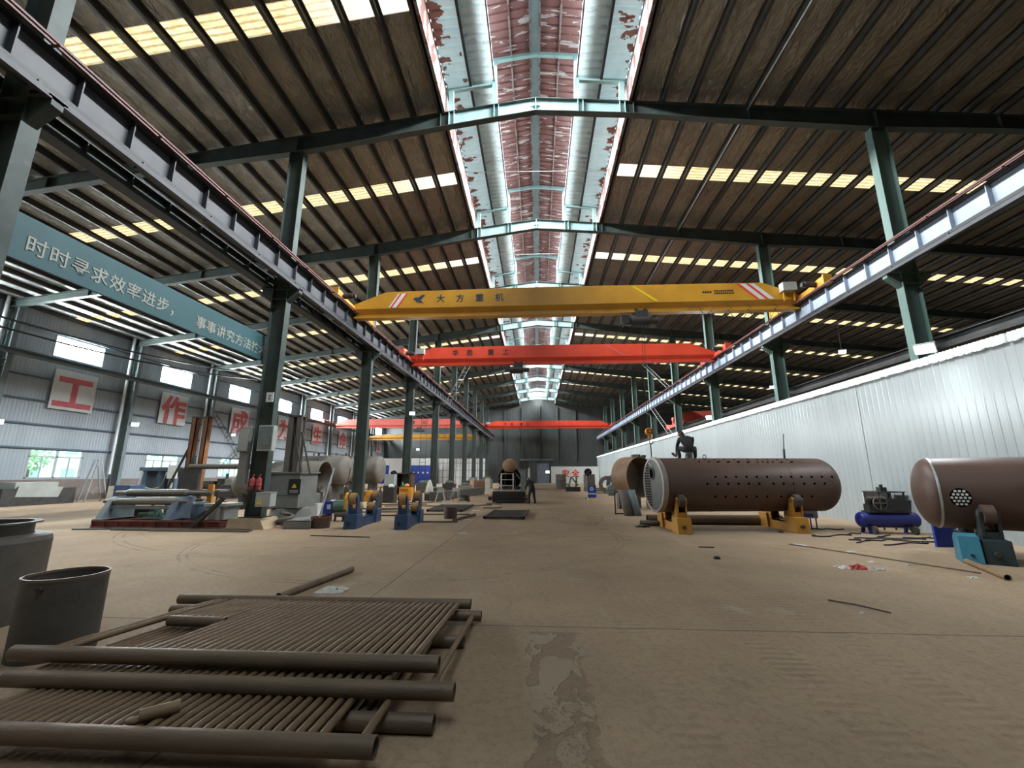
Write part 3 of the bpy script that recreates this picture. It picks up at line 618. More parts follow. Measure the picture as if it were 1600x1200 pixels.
# ------------------------------------------------------------------ overhead cranes
def crane(name, label, x0, x1, y, z0, h, m, rl, rr, zr_, hoist=None, box=None, cl=2.1, group=None):
    t = thing(name, label, 'overhead crane', ((x0 + x1) / 2, y, z0), group=group)
    st = [(x0, z0 + h * .5), (x0 + (x1 - x0) * .075, z0 + h * .97), (x0 + (x1 - x0) * .46, z0 + h * 1.02), (x1 - (x1 - x0) * .075, z0 + h * .97), (x1, z0 + h * .5)]
    vs = []; b = z0
    for x, zt in st:
        for p in ((-.2, b), (.2, b), (.2, b + .08), (.08, b + .1), (.08, b + .22), (.28, b + .44), (.28, zt), (-.28, zt), (-.28, b + .44), (-.08, b + .22), (-.08, b + .1), (-.2, b + .08)): vs.append((x, y + p[0], p[1]))
    n = 12; fs = [list(range(n)), [4 * n + i for i in range(n)][::-1]]
    for k in range(4): fs += [(k * n + i, (k + 1) * n + i, (k + 1) * n + (i + 1) % n, k * n + (i + 1) % n) for i in range(n)]
    part(t, 'bridge_girder', MB().add(vs, fs), m)
    for xr, sg in ((rl, 1), (rr, -1)):
        e = MB().prism([(y - cl, zr_ + .08), (y + cl, zr_ + .08), (y + cl, zr_ + .5), (y + cl - .35, zr_ + .5), (y + .9, zr_ + .36), (y - .9, zr_ + .36), (y - cl + .35, zr_ + .5), (y - cl, zr_ + .5)], 'x', xr - .15, xr + .15)
        e.box(xr - .18, y - cl - .02, zr_ + .02, xr + .18, y - cl + .05, zr_ + .55); e.box(xr - .18, y + cl - .05, zr_ + .02, xr + .18, y + cl + .02, zr_ + .55)
        ec = part(t, 'end_carriage', e, m)
        w = MB()
        for q in (-1, 1): w.cyl((xr - .06, y + q * (cl - .45), zr_ + .13), (xr + .06, y + q * (cl - .45), zr_ + .13), .14, n=16)
        part(ec, 'wheels', w, m_dark)
        part(ec, 'drive_motor', MB().cyl((xr + sg * .2, y - cl + .55, zr_ + .34), (xr + sg * .62, y - cl + .55, zr_ + .34), .13, n=14).cyl((xr + sg * .62, y - cl + .55, zr_ + .34), (xr + sg * .74, y - cl + .55, zr_ + .34), .1, n=14), m_dark)
    if box:
        bx = part(t, 'switch_box', MB().box(box, y - .62, z0 + h * .56, box + .62, y - .28, z0 + h * .86), m_lgrey, 'light grey switch box', .01)
        part(bx, 'box_legs', MB().bar((box + .08, y - .45, z0 + .3), (box + .08, y - .45, z0 + h * .56), .05).bar((box + .54, y - .45, z0 + .3), (box + .54, y - .45, z0 + h * .56), .05), m)
    if hoist:
        x = hoist; hz = z0 - .42
        hb = MB().cyl((x - .5, y - .1, hz), (x + .32, y - .1, hz), .25, n=20).cyl((x + .32, y - .1, hz), (x + .74, y - .1, hz), .16, n=16).cyl((x - .72, y - .1, hz), (x - .5, y - .1, hz), .15, n=16)
        hb.box(x - .3, y - .3, hz + .14, x + .3, y + .3, hz + .48).box(x - .95, y - .35, hz - .12, x - .6, y + .05, hz + .25)
        for q in (-.22, .22):
            for r_ in (-.13, .13): hb.cyl((x + q, y + r_ - .03, z0 + .12), (x + q, y + r_ + .03, z0 + .12), .09, n=12)
        part(t, 'hoist', hb, m_dark, 'dark electric rope hoist')
    return t
yc = crane('overhead_crane', 'long yellow overhead crane across the middle span', -8.9, 12.15, 19.3, 9.22, 1.34, m_yellow, -9.0, 12.24, 9.44, 4.95, 11.3)
ra = crane('overhead_crane', 'long red overhead crane behind the yellow one in the middle span', -8.9, 12.15, 28.8, 9.30, 1.30, m_red, -9.0, 12.24, 9.44, -1.25, -8.5)
rb = crane('overhead_crane', 'small far red overhead crane before the dark end wall', -8.9, 12.15, 71.5, 9.30, 1.28, m_red, -9.0, 12.24, 9.44, None, -8.6)
rc = crane('overhead_crane', 'faded red overhead crane spanning the left aisle', -30.2, -10.9, 62.0, 8.50, 1.32, m_pink, XL + .95, -10.02, 9.1, -17.5)
ye = crane('overhead_crane', 'short-looking yellow overhead crane at the back of the left aisle', -30.2, -10.4, 74.5, 7.7, 1.0, m_yellow, XL + .95, -10.02, 9.1, -15)
rd = crane('overhead_crane', 'dim red overhead crane in the right aisle behind the partition', 13.2, 33.6, 42.0, 6.55, 1.25, m_pink, 13.35, 33.6, 6.15, 18)
m_navy = mat('dark_blue_lettering', (.025, .05, .085), (.02, .04, .07), .6)
m_ink = mat('black_lettering', (.03, .02, .02), (.025, .018, .015), .6)
fy = 19.3 - .285
for i, ch in enumerate('大方重机'): lettering(yc, 'lettering', ch, .42, (-4.62 + .955 * i - .2, fy, 9.95), '-y', m_navy, .012)
lg = [(-5.98, 10.10), (-5.86, 10.20), (-5.70, 10.19), (-5.58, 10.30), (-5.40, 10.36), (-5.47, 10.30), (-5.36, 10.29), (-5.46, 10.21), (-5.52, 10.13), (-5.60, 10.06), (-5.52, 9.97), (-5.42, 9.88), (-5.62, 9.94), (-5.72, 9.90), (-5.70, 10.00), (-5.82, 9.93), (-5.84, 10.05)]
part(yc, 'emblem', MB().prism(lg, 'y', fy - .004, fy + .004), m_navy, 'dark blue emblem')
def stripes(t, y, xa, za, xb, zb, ws, m_alt):
    for i, (o, wd, m) in enumerate(ws):
        part(t, 'stripe', MB().prism([(xa + o, za), (xa + o + wd, za), (xb + o + wd, zb), (xb + o, zb)], 'y', y - .004, y + .004), m)
stripes(yc, fy, -7.18, 9.70, -6.72, 10.42, ((0, .09, m_white), (.09, .10, m_red), (.19, .2, m_white), (.39, .1, m_red)), None)
stripes(yc, fy, 10.22, 9.70, 9.40, 10.48, ((0, .16, m_red), (.16, .26, m_white), (.42, .16, m_red), (.58, .24, m_white)), None)
stripes(yc, fy, 5.62, 9.72, 4.55, 10.5, ((0, .16, m_hazard),), None)
mb = MB(); rnd = random.Random(2)
for r_, z in enumerate((10.12, 10.0)):
    x = 8.35
    while x < 9.25:
        wd = rnd.uniform(.03, .07); mb.box(x, fy - .003, z, x + wd, fy + .003, z + .075); x += wd + .03
for i in range(4): mb.box(7.82 + i * .11, fy - .003, 10.06, 7.9 + i * .11, fy + .003, 10.15)
part(yc, 'small_print', mb, m_ink)
fr = 28.8 - .285
for ch, x in zip('华胜重工', (-5.73, -4.70, -3.22, -2.17)): lettering(ra, 'lettering', ch, .46, (x - .2, fr, 9.98), '-y', m_ink, .02)
stripes(ra, fr, 6.0, 9.76, 4.7, 10.56, ((0, .22, m_pink),), None)
for ch, x in zip('华胜重工', (-5.6, -4.5, -2.9, -1.8)): lettering(rb, 'lettering', ch, .5, (x, 71.5 - .285, 9.85), '-y', m_ink, .02)
stripes(rb, 71.2, 5.2, 9.76, 3.8, 10.5, ((0, .25, m_pink),), None)
for ch, x in zip('重工', (-18.6, -17.0)): lettering(rc, 'lettering', ch, .5, (x, 62 - .285, 9.1), '-y', m_ink, .02)
for ch, x in zip('大方重机', (-17.6, -16.6, -15.6, -14.6)): lettering(ye, 'lettering', ch, .36, (x, 74.5 - .285, 8.2), '-y', m_navy, .02)
# festoon cable of the yellow crane, rope and hook block below its hoist
fc = MB()
for i, x in enumerate((7.05, 7.2, 7.35, 7.5, 7.65, 8.1, 8.9, 9.8, 11.0)):
    fc.tube([(x, fy + .1, 9.44), (x + .05, fy - .02, 9.38), (x + .14, fy - .02, 9.24)], .012, 6)
P_ = [7.65, 8.1, 8.9, 9.8, 11.0, 11.6]
for a, b in zip(P_[:-1], P_[1:]):
    fc.tube([(a + (b - a) * k / 8, fy, 9.24 - (b - a) * .62 * (1 - ((k - 4) / 4) ** 2)) for k in range(9)], .013, 6)
part(yc, 'festoon_cable', fc, m_cable)
hk = part(yc, 'hook_block', MB().cyl((4.98, 19.12, 3.62), (4.98, 19.32, 3.62), .165, n=22).cyl((4.98, 19.09, 3.62), (4.98, 19.35, 3.62), .06, n=12).bar((4.98, 19.22, 3.5), (4.98, 19.22, 3.3), .13, .1), m_orange, 'orange striped hook block')
part(hk, 'hook', MB().tube([(4.98, 19.22, 3.32), (4.98, 19.22, 3.22)] + [(4.98 + .06 - .08 * cos(a), 19.22, 3.14 - .08 * sin(a)) for a in [pi * i / 8 * 1.25 for i in range(9)]], .02, 8), m_dark)
for z in (3.55, 3.62, 3.69): part(hk, 'block_stripe', MB().box(4.85, 19.1, z - .015, 5.11, 19.12, z + .015), m_black)
part(yc, 'hoist_rope', MB().cyl((4.93, 19.2, 3.7), (4.93, 19.2, 8.86), .011, n=6).cyl((5.03, 19.2, 3.7), (5.03, 19.2, 8.86), .011, n=6), m_cable)
solo('chain_sling', 'dark chain hanging from the orange hook into the rusty shell', 'chain', MB().tube([(5.0, 19.22, 3.06), (5.02, 19.24, 2.45), (5.0, 19.3, 1.9)], .028, 8), m_dark, (5, 19.2, 1.9))

# ------------------------------------------------------------------ banner, wall signs
bn = thing('slogan_banner', 'long teal banner board with pale lettering between the left columns', 'banner', (-9.9, 10.5, 5.8))
part(bn, 'board', MB().box(-9.98, 6.6, 5.78, -9.93, 14.35, 6.72), m_banner, None, .01)
lettering(bn, 'lettering', '时时寻求效率进步，', .40, (-9.922, 6.91, 6.03), '+x', m_bantext, .010, space=1.075)
lettering(bn, 'lettering', '事事讲究方法技术', .395, (-9.922, 11.13, 6.0), '+x', m_bantext, .010, space=1.075)
for (yb, ch, nm) in ((25.55, '工', 'a red character of two bars and a stem'), (33.75, '作', 'a red person-like character'), (42.2, '成', 'a red hooked character, left of the extinguisher column'), (50.4, '为', 'a red character half hidden by the grey mast'), (58.65, '生', 'three red bars across a stem'), (66.85, '命', 'a red roof-shaped character'), (75.05, '支', 'a red character, second farthest of the row'), (83.3, '柱', 'a red character, farthest of the row')):
    t = thing('wall_sign', 'white wall sign with %s' % nm, 'sign', (XL + .2, yb + 1.4, 6.0))
    part(t, 'board', MB().box(XL + .165, yb, 6.02, XL + .22, yb + 2.78, 8.68), m_sign)
    lettering(t, 'character', ch, 2.55, (XL + .226, yb + .12, 6.3), '+x', m_charred, .034)

# ------------------------------------------------------------------ white partition and its lamps
mb = MB(); y = YF; prof = []
while y < YB - .6: prof += [(y, 0), (y + .17, 0), (y + .19, .009), (y + .23, .009)]; y += .25
vs = []
for yy, d in prof: vs += [(XP - d, yy, 0), (XP - d, yy, 5.06)]
for yy, d in prof: vs += [(XP + .1, yy, 0), (XP + .1, yy, 5.06)]
nq = len(prof); fs = [(2 * i, 2 * i + 1, 2 * i + 3, 2 * i + 2) for i in range(nq - 1)] + [(2 * nq + 2 * i, 2 * nq + 2 * i + 2, 2 * nq + 2 * i + 3, 2 * nq + 2 * i + 1) for i in range(nq - 1)]
mb.add(vs, fs); struct('wall_partition', mb, m_part)
mb = MB(); rnd = random.Random(4); y = YF
while y < YB - 1:
    b = min(y + rnd.choice((.9, 1.0, 1.0, 1.1)), YB - .6); q = y
    while q < b - .03: mb.cyl((XP - .05, q + .06, 5.04 - rnd.uniform(0, .03)), (XP - .05, q + .06, 5.27), .062, n=6); q += .115
    y = b + (.09 if rnd.random() < .25 else 0)
mb.box(XP - .04, YF, 5.05, XP + .11, YB - .6, 5.26)
struct('trim_13', mb, m_cap)
struct('trim_14', MB().box(XP - .012, 16.35, 0, XP + .0, 16.37, 5.06).box(XP - .012, 9.55, 0, XP, 9.57, 5.06), m_grey)
def lamp(label, loc, face, power, group='led flood lamps', s=1.0, post=None):
    t = thing('flood_lamp', label, 'lamp', loc, group=group); x, y, z = loc; f = V(face).normalized()
    c = V(loc); a = f.cross(V((0, 0, 1))).normalized(); b = a.cross(f)
    P = lambda u, v, w_: c + a * u * s + b * v * s + f * w_ * s
    vs = [P(u, v, w_) for u in (-.17, .17) for v in (-.11, .11) for w_ in (-.05, .03)]
    part(t, 'housing', MB().add(vs, [(0, 1, 3, 2), (4, 6, 7, 5), (0, 4, 5, 1), (2, 3, 7, 6), (0, 2, 6, 4), (1, 5, 7, 3)]), m_lgrey)
    part(t, 'lamp_face', MB().add([P(-.15, -.09, .035), P(.15, -.09, .035), P(.15, .09, .035), P(-.15, .09, .035)], [(0, 1, 2, 3)]), m_lamp)
    if post: part(t, 'bracket', MB().bar(c - f * .05 * s, V(post), .022), m_gflange)
    if power:
        l = bpy.data.lights.new('flood_lamp_light', 'SPOT'); l.energy = power; l.color = (.9, .97, 1.0); l.spot_size = R(150); l.spot_blend = .6; l.shadow_soft_size = .12
        o = bpy.data.objects.new('flood_lamp_light', l); COL.objects.link(o); o.location = c + f * .09 * s; o.rotation_euler = f.to_track_quat('-Z', 'Y').to_euler()
    return t
lamp('bright flood lamp above the white partition, before the nearest right column', (11.9, 13.2, 5.52), (-.7, -.6, -.45), 420, s=1.5, post=(12.0, 13.25, 5.2))
lamp('flood lamp above the white partition, above the seated man', (11.9, 29.9, 5.6), (-.7, -.6, -.4), 300, s=1.3, post=(12.0, 29.95, 5.2))
lamp('flood lamp on the left wall at the left edge of the picture', (XL + .45, 23.0, 4.8), (.8, -.5, -.4), 300, s=1.5, post=(XL, 23.05, 4.8))
lamp('flood lamp on the left wall under the sign with the character 作', (XL + 1.0, 31.0, 5.55), (.8, -.5, -.4), 300, s=1.5, post=(XL + .85, 31.05, 5.55))
lamp('unlit-looking small flood lamp on the left wall near the ladders', (XL + .45, 42.6, 5.8), (.8, -.5, -.4), 60, s=1.1, post=(XL, 42.65, 5.8))
lamp('small flood lamp on the left wall below the sign with the character 生', (XL + .45, 56.4, 5.65), (.8, -.5, -.4), 60, s=1.1, post=(XL, 56.45, 5.65))
lamp('flood lamp on the third column of the left row', (-9.1, 30.2, 6.1), (.3, -.8, -.4), 150, s=1.2, post=(-9.2, 30.46, 6.1))
lamp('glaring work lamp in the doorway of the dark end wall', (2.0, 86.9, 2.2), (-.2, -1, -.05), 160, s=2.2, post=(2.0, 87.0, 0))
lamp('small lamp before the blue container in the left aisle', (-22.4, 78.9, 6.3), (.3, -1, -.3), 80, s=1.6, post=(-22.4, 79.0, 0))
for i, (x, y, z) in enumerate(((19.0, 26.5, 9.2), (20.0, 36.5, 9.0))):
    lamp('small ceiling lamp in the right aisle, %s from the camera' % ORD[i], (x, y, z), (-.3, -.8, -.6), 0, s=1.2, post=(x, y + .05, zr(x) + .19))

# ------------------------------------------------------------------ cables, ladders on the structure
for i, (dz, dy) in enumerate(((0, 0), (-.55, .6))):
    pts = [(-30.4, 15 + 4.6 * k + dy, 10.6 + .055 * k * k * .9 + dz - 1.1 * sin(pi * (k / 6)) * .25) for k in range(7)]
    solo('hanging_cable', '%s sagging black cable across the left wall windows' % ('upper' if i == 0 else 'lower'), 'cable', MB().tube(pts, .06, 8), m_cable, (-30.4, 30, 10.5))
def ladder(label, p0, p1, wv, m, n=12, r=.025):
    p0, p1, wv = V(p0), V(p1), V(wv); t = thing('ladder', label, 'ladder', p0)
    for o in (-.5, .5): part(t, 'rail', MB().cyl(p0 + wv * o, p1 + wv * o, r, n=8), m)
    k = MB()
    for i in range(n): q = p0.lerp(p1, (i + .5) / n); k.cyl(q - wv * .5, q + wv * .5, r * .7, n=6)
    part(t, 'rungs', k, m); return t
ladder('pale steel ladder up to the left crane runway, beside the red crane', (-8.72, 40.0, 8.3), (-6.6, 40.0, 12.4), (.45, 0, 0), m_alu)
ladder('pale ladder leaning up to the right crane runway behind the hook', (11.85, 38.6, 5.28), (11.95, 44.5, 8.6), (.4, 0, 0), m_alu, 12)
ladder('upright pale ladder between the right runway and the roof', (11.95, 38.4, 9.45), (11.95, 46.2, 13.6), (.4, 0, 0), m_alu, 14)
ladder('dark stair ladder on the left wall beside the sign with the character 成', (XL + .2, 45.2, 2.8), (XL + .2, 40.0, 7.5), (0, .35, .35), m_dark, 16)
ladder('dark stair ladder crossing the other one on the left wall', (XL + .2, 42.0, 2.6), (XL + .2, 46.0, 6.0), (0, -.3, .35), m_dark, 12)
ladder('dark cage ladder hanging in the left aisle by the fourth column', (-10.9, 40.2, 0), (-10.9, 40.2, 8.4), (.55, 0, 0), m_dark, 22)

# ================================================================== things on the floor
# ------------------------------------------------------------------ stacked tube panels in front
def bundle(label, near, far, tubes, rt=.0265, extra=None, r=.06):
    (xl, xr, y0, z0) = near; t = thing('tube_bundle', label, 'tube panel', ((xl + xr) / 2, y0, z0), group='tube panels stacked in front')
    heads = [near] + ([far] if far[0] is not None else [])
    for (a, b, y, z) in heads: part(t, 'header_pipe', MB().pipe((a, y, z), (b, y, z), r, r - .008, 24), m_header)
    y1, z1 = far[2], far[3]; proto = None; x0 = tubes[0]
    for x in tubes:
        if proto is None:
            mb = MB(); pts = [(x, y0 + .03, z0 - .0), (x, y0 + .10, z0 + .012 + (z1 - z0) * .05)]
            pts += [(x, y0 + (y1 - y0) * k / 6, z0 + (z1 - z0) * k / 6 + .015) for k in range(1, 6)] + [(x, y1 - .10, z1 + .012), (x, y1 - .03, z1)]
            mb.tube(pts, rt, 12); proto = part(t, 'tube', mb, m_tbar)
        else:
            c = proto.copy(); COL.objects.link(c); c.parent = t; c.location = (x - x0, 0, 0)
    return t
T1 = bundle('tube panel on top of the pile with an opening on its left side', (-4.32, -.78, 3.61, .315), (-4.65, -.85, 5.68, .17), [-1.0 - .0765 * i for i in range(30)] + [-3.98, -4.06])
mb = MB().pipe((-3.86, 4.62, .255), (-3.24, 4.6, .255), .05, .043, 20)
part(T1, 'inner_header', mb, m_header)
tp = None
for i in range(8):
    x = -3.30 - .0765 * i
    part(T1, 'short_tube', MB().tube([(x, 4.63, .255), (x, 4.72, .262), (x, 5.6, .185), (x, 5.65, .17)], .027, 12), m_tbar)
bundle('tube panel just under the topmost one, with one lone tube at its right end', (-4.1, -.62, 3.42, .215), (-4.62, -.70, 5.54, .08), [-.80] + [-1.16 - .0765 * i for i in range(38)])
T3 = bundle('tube panel nearest the camera at the lower left corner', (-3.95, -.99, 2.88, .15), (None, None, 4.2, .115), [-1.09] + [-1.36 - .0765 * i for i in range(33)])
bundle('tube panel lying lowest in the pile, flat on the floor', (-4.0, -.74, 3.32, .06), (-4.2, -.78, 4.8, .06), [-1.12 - .0765 * i for i in range(34)])
solo('pipe_sleeve', 'short pale worn pipe stub lying on the nearest tube panel', 'pipe stub', MB().pipe((-2.60, 2.98, .215), (-2.44, 3.12, .215), .04, .034, 16).ball((-2.62, 2.96, .2), (.045, .03, .022)), m_pipeb, (-2.55, 3.05, .19))
solo('loose_pipe', 'dark pipe on the floor behind the tube panels', 'pipe', MB().pipe((-3.7, 6.3, .05), (-3.42, 8.1, .05), .05, .044, 16), m_header, (-3.55, 7.2, .05))
def crumple(cx, cy, w, d, h, m, seed, label, name='plastic_scrap', cat='scrap', n=9):
    rr = random.Random(seed); vs = []; fs = []
    for i in range(n):
        for j in range(n):
            u, v_ = i / (n - 1) - .5, j / (n - 1) - .5; e = 1 - (2 * max(abs(u), abs(v_))) ** 4
            vs.append((cx + (u + rr.uniform(-.05, .05)) * w, cy + (v_ + rr.uniform(-.05, .05)) * d, .004 + h * rr.random() * e))
    for i in range(n - 1):
        for j in range(n - 1):
            k = i * n + j
            if rr.random() < .93: fs.append((k, k + n, k + n + 1, k + 1))
    return solo(name, label, cat, MB().add(vs, fs), m, (cx, cy, 0))
crumple(-3.18, 6.85, .42, .34, .05, m_cloth, 3, 'crinkled clear wrapping film beside the dark pipe behind the tube panels')

# ------------------------------------------------------------------ two steel vessels at the left edge
cx, cy, r = -4.90, 4.44, .33
t = thing('steel_drum', 'open rusty steel shell section standing left of the tube panels', 'steel drum', (cx, cy, 0))
mb = MB().lathe([(r, 0), (r, .74), (r, .74), (r - .012, .74), (r - .012, .74), (r - .012, 0)], (cx, cy, 0), n=48); part(t, 'shell', mb, m_plate)
part(t, 'rim', MB().lathe([(r + .004, .715), (r + .006, .745), (r - .014, .747), (r - .016, .72)], (cx, cy, 0), n=48), m_header, 'rusty rim')
part(t, 'nozzle_stub', MB().cyl((cx + .10, cy - .31, .66), (cx + .105, cy - .345, .66), .025, n=12), m_dark)
cx, cy = -6.95, 5.1
t = thing('steel_vessel', 'dark steel vessel with a flanged neck at the left edge', 'vessel', (cx, cy, 0))
part(t, 'body', MB().lathe([(.68, 0), (.68, .93), (.66, .985), (.60, 1.005), (.5, 1.01)], (cx, cy, 0), n=48), m_plate)
part(t, 'neck', MB().lathe([(.49, 1.0), (.49, 1.13), (.49, 1.13), (.56, 1.14), (.56, 1.14), (.56, 1.16), (.56, 1.16), (.475, 1.16), (.475, 1.16), (.475, .7), (.0, .7)], (cx, cy, 0), n=48), m_plate)

# ------------------------------------------------------------------ plate rolling machine
t = thing('plate_roller', 'plate rolling machine on a red frame before the left column', 'plate rolling machine', (-12.7, 14.7, 0))
mb = MB()
for y in (14.0, 15.4): mb.box(-14.95, y - .06, .2, -10.45, y + .06, .24); mb.box(-14.95, y - .06, 0, -10.45, y + .06, .04); mb.box(-14.95, y - .01, .04, -10.45, y + .01, .2)
for i in range(11): x = -14.93 + i * .445; mb.box(x - .012, 13.95, .03, x + .012, 15.45, .22)
for x in (-14.85, -12.2, -10.55): mb.box(x - .06, 14.0, .05, x + .06, 15.4, .19)
part(t, 'frame', mb, m_redbase)
for x0, x1, m in ((-14.95, -14.75, m_gbluegrey), (-12.55, -12.33, m_slate)):
    part(t, 'side_stand', MB().prism([(14.02, .24), (14.22, .62), (14.38, .9), (14.55, .98), (15.1, .98), (15.3, .62), (15.38, .24)], 'x', x0, x1).box(x0 - .05, 14.0, .24, x1 + .05, 15.4, .28), m, bev=.02)
for y, z, r, a, b in ((14.85, 1.1, .13, -14.9, -12.3), (14.42, .83, .115, -14.85, -12.3), (15.15, .83, .115, -14.85, -12.3)):
    part(t, 'roll', MB().lathe([(0, a - .25), (r * .55, a - .25), (r * .55, a - .25), (r * .55, a), (r * .6, a + .12), (r * .97, a + .22), (r, a + .24), (r, b - .2), (r, b - .2), (r * .6, b - .12), (r * .55, b + .25), (r * .55, b + .25), (0, b + .25)], (0, y, z), 'x', 28), m_roll)
part(t, 'cross_beam', MB().box(-14.75, 14.3, .58, -12.5, 14.42, .69), m_gbluegrey)
part(t, 'tie_plate', MB().box(-14.4, 14.9, .3, -13.55, 15.0, .58), m_dark)
mb = MB().cyl((-13.9, 14.6, .36), (-13.1, 14.6, .36), .09, n=14).cyl((-13.35, 14.5, .42), (-13.15, 14.5, .42), .17, n=18).cyl((-12.9, 14.6, .4), (-12.62, 14.6, .4), .13, n=14).box(-13.5, 14.3, .26, -12.7, 14.9, .32)
part(t, 'gear_train', mb, m_green)
part(t, 'drive_shaft', MB().cyl((-12.1, 14.85, 1.1), (-11.55, 14.85, 1.1), .075, n=16), m_roll)
part(t, 'drive_motor', MB().cyl((-11.72, 14.6, .26), (-11.72, 14.6, .74), .24, n=24).cyl((-11.72, 14.6, .74), (-11.72, 14.6, .82), .27, .2, 24).box(-12.0, 14.35, .24, -11.45, 14.85, .3), m_slate)
part(t, 'gearbox', MB().box(-11.2, 14.3, .24, -10.6, 15.0, .68).box(-11.3, 14.2, .68, -10.5, 15.05, .78).box(-11.22, 14.24, .24, -11.12, 14.3, .68).box(-10.85, 14.24, .24, -10.72, 14.3, .68), m_lgrey, bev=.015)
part(t, 'guard_post', MB().box(-11.78, 14.9, .5, -11.6, 15.0, 1.4), m_orange, 'orange guard post')
part(t, 'red_bar', MB().box(-11.0, 14.3, .82, -10.62, 14.4, .86), m_redbag)
for i, (x0, x1, y, h_, m) in enumerate(((-13.9, -9.1, 13.62, .05, m_plate), (-13.3, -9.0, 13.5, .04, m_header), (-13.6, -9.4, 13.36, .05, m_plate), (-12.2, -8.9, 13.24, .04, m_header))):
    solo('steel_bar', '%s long flat steel bar on the floor before the plate rolling machine' % ['rearmost', 'second rearmost', 'third rearmost', 'frontmost'][i], 'steel bar', MB().bar((x0, y + .03, h_ / 2), (x1, y - .04, h_ / 2), .09, h_), m, ((x0 + x1) / 2, y, 0), 'steel bars by the rolling machine')
solo('slanted_bar', 'dark slanted steel bar leaning beside the concrete base of the extinguisher column', 'bar', MB().bar((-11.25, 13.76, .05), (-10.3, 13.8, 1.0), .12, .1), m_dark, (-11, 13.9, 0))
solo('bent_rod', 'thin bent steel rod on the floor left of the flat bars', 'rod', MB().tube([(-14.9, 13.35, .03), (-13.4, 13.6, .03), (-12.6, 13.75, .03), (-12.75, 13.45, .03)], .022, 8), m_dark, (-14, 13.5, 0))

# ------------------------------------------------------------------ fittings on the extinguisher column
for i, x in enumerate((-9.5, -9.27)):
    t = thing('fire_extinguisher', 'faded red fire extinguisher on the column bracket, %s one' % ('left' if i == 0 else 'right'), 'fire extinguisher', (x, 13.94, 1.24), group='fire extinguishers')
    part(t, 'cylinder', MB().lathe([(0, 1.245), (.075, 1.245), (.08, 1.26), (.08, 1.55), (.07, 1.6), (.03, 1.64), (.028, 1.67)], (x, 13.94, 0), n=20), m_fire)
    part(t, 'band', MB().lathe([(.082, 1.40), (.082, 1.43)], (x, 13.94, 0), n=20), m_pink)
    part(t, 'valve', MB().cyl((x, 13.94, 1.66), (x, 13.94, 1.72), .03, n=10).bar((x, 13.94, 1.71), (x + .06, 13.9, 1.745), .02), m_fire)
solo('extinguisher_shelf', 'small steel shelf holding the two extinguishers on the column', 'shelf', MB().box(-9.64, 13.84, 1.215, -9.14, 14.1, 1.24).box(-9.62, 13.84, 1.36, -9.15, 13.856, 1.375), m_dark, (-9.4, 13.95, 1.22))
t = thing('wall_cabinet', 'tall light grey electrical cabinet left of the extinguisher column', 'cabinet', (-10.0, 14.05, 1.6)); part(t, 'body', MB().box(-10.2, 13.95, 2.5, -9.84, 14.2, 3.32), m_grey); part(t, 'cable_duct', MB().box(-10.12, 14.0, 1.42, -9.84, 14.18, 2.5), m_grey); part(t, 'door', MB().box(-10.18, 13.935, 2.53, -9.86, 13.95, 3.29), m_lgrey)
t = thing('distribution_box', 'glass-fronted distribution box on the right of the extinguisher column', 'cabinet', (-9.2, 13.9, 2.55)); part(t, 'body', MB().box(-9.44, 13.84, 2.52, -8.92, 14.07, 3.38), m_lgrey, bev=.01); part(t, 'door', MB().box(-9.41, 13.825, 2.6, -8.95, 13.84, 3.34), m_gbluegrey, 'bluish door pane'); part(t, 'breaker_panel', MB().box(-9.22, 13.81, 2.7, -9.02, 13.826, 2.95), m_grey)
def warn(parent, x, y, z, s):
    part(parent, 'warning_triangle', MB().prism([(x - s, z), (x + s, z), (x, z + 1.75 * s)], 'y', y - .004, y), m_hazard, 'yellow warning triangle')
    part(parent, 'lightning_mark', MB().prism([(x - s * .1, z + s * .2), (x + s * .25, z + s * .8), (x, z + s * .8), (x + s * .12, z + s * 1.3), (x - s * .2, z + s * .7), (x + .02 * s, z + s * .7)], 'y', y - .007, y - .004), m_black)
t = thing('switch_box', 'light grey switch box with a yellow warning triangle low on the column', 'switch box', (-8.95, 13.9, .72)); part(t, 'body', MB().box(-9.2, 13.75, .72, -8.7, 14.07, 1.15), m_lgrey, bev=.008); part(t, 'lid', MB().box(-9.21, 13.74, 1.15, -8.69, 14.07, 1.175), m_lgrey); warn(t, -9.06, 13.748, .8, .1)
t = thing('number_plate', 'small white plate high on the extinguisher column', 'plate', (-9.32, 14.07, 4.22)); part(t, 'board', MB().box(-9.45, 14.03, 4.22, -9.19, 14.05, 4.56), m_sign)
part(t, 'print', MB().box(-9.36, 14.022, 4.30, -9.28, 14.03, 4.36).box(-9.36, 14.022, 4.42, -9.27, 14.03, 4.47).box(-9.345, 14.022, 4.36, -9.325, 14.03, 4.42), m_grey)

# ------------------------------------------------------------------ the grey machine behind the column, with its mast
t = thing('machine_tool', 'big grey machine body with a twin steel mast right of the column', 'machine tool', (-9.1, 15.6, 0))
part(t, 'pedestal', MB().lathe([(.0, 0), (.78, 0), (.78, .16), (.70, .24), (.66, .52), (.62, .6)], (-9.1, 15.7, 0), n=36), m_grey)
part(t, 'body', MB().box(-9.72, 15.05, .58, -8.5, 16.3, 1.78).box(-9.74, 15.03, 1.02, -8.48, 15.05, 1.05), m_grey, bev=.03)
part(t, 'top_plate', MB().box(-9.78, 15.0, 1.78, -8.44, 16.35, 1.84), m_grey)
for x in (-9.2, -8.86): part(t, 'mast', MB().box(x - .09, 15.25, 1.84, x + .09, 15.29, 3.9).box(x - .09, 15.51, 1.84, x + .09, 15.55, 3.9).box(x - .012, 15.29, 1.84, x + .012, 15.51, 3.9), m_tank)
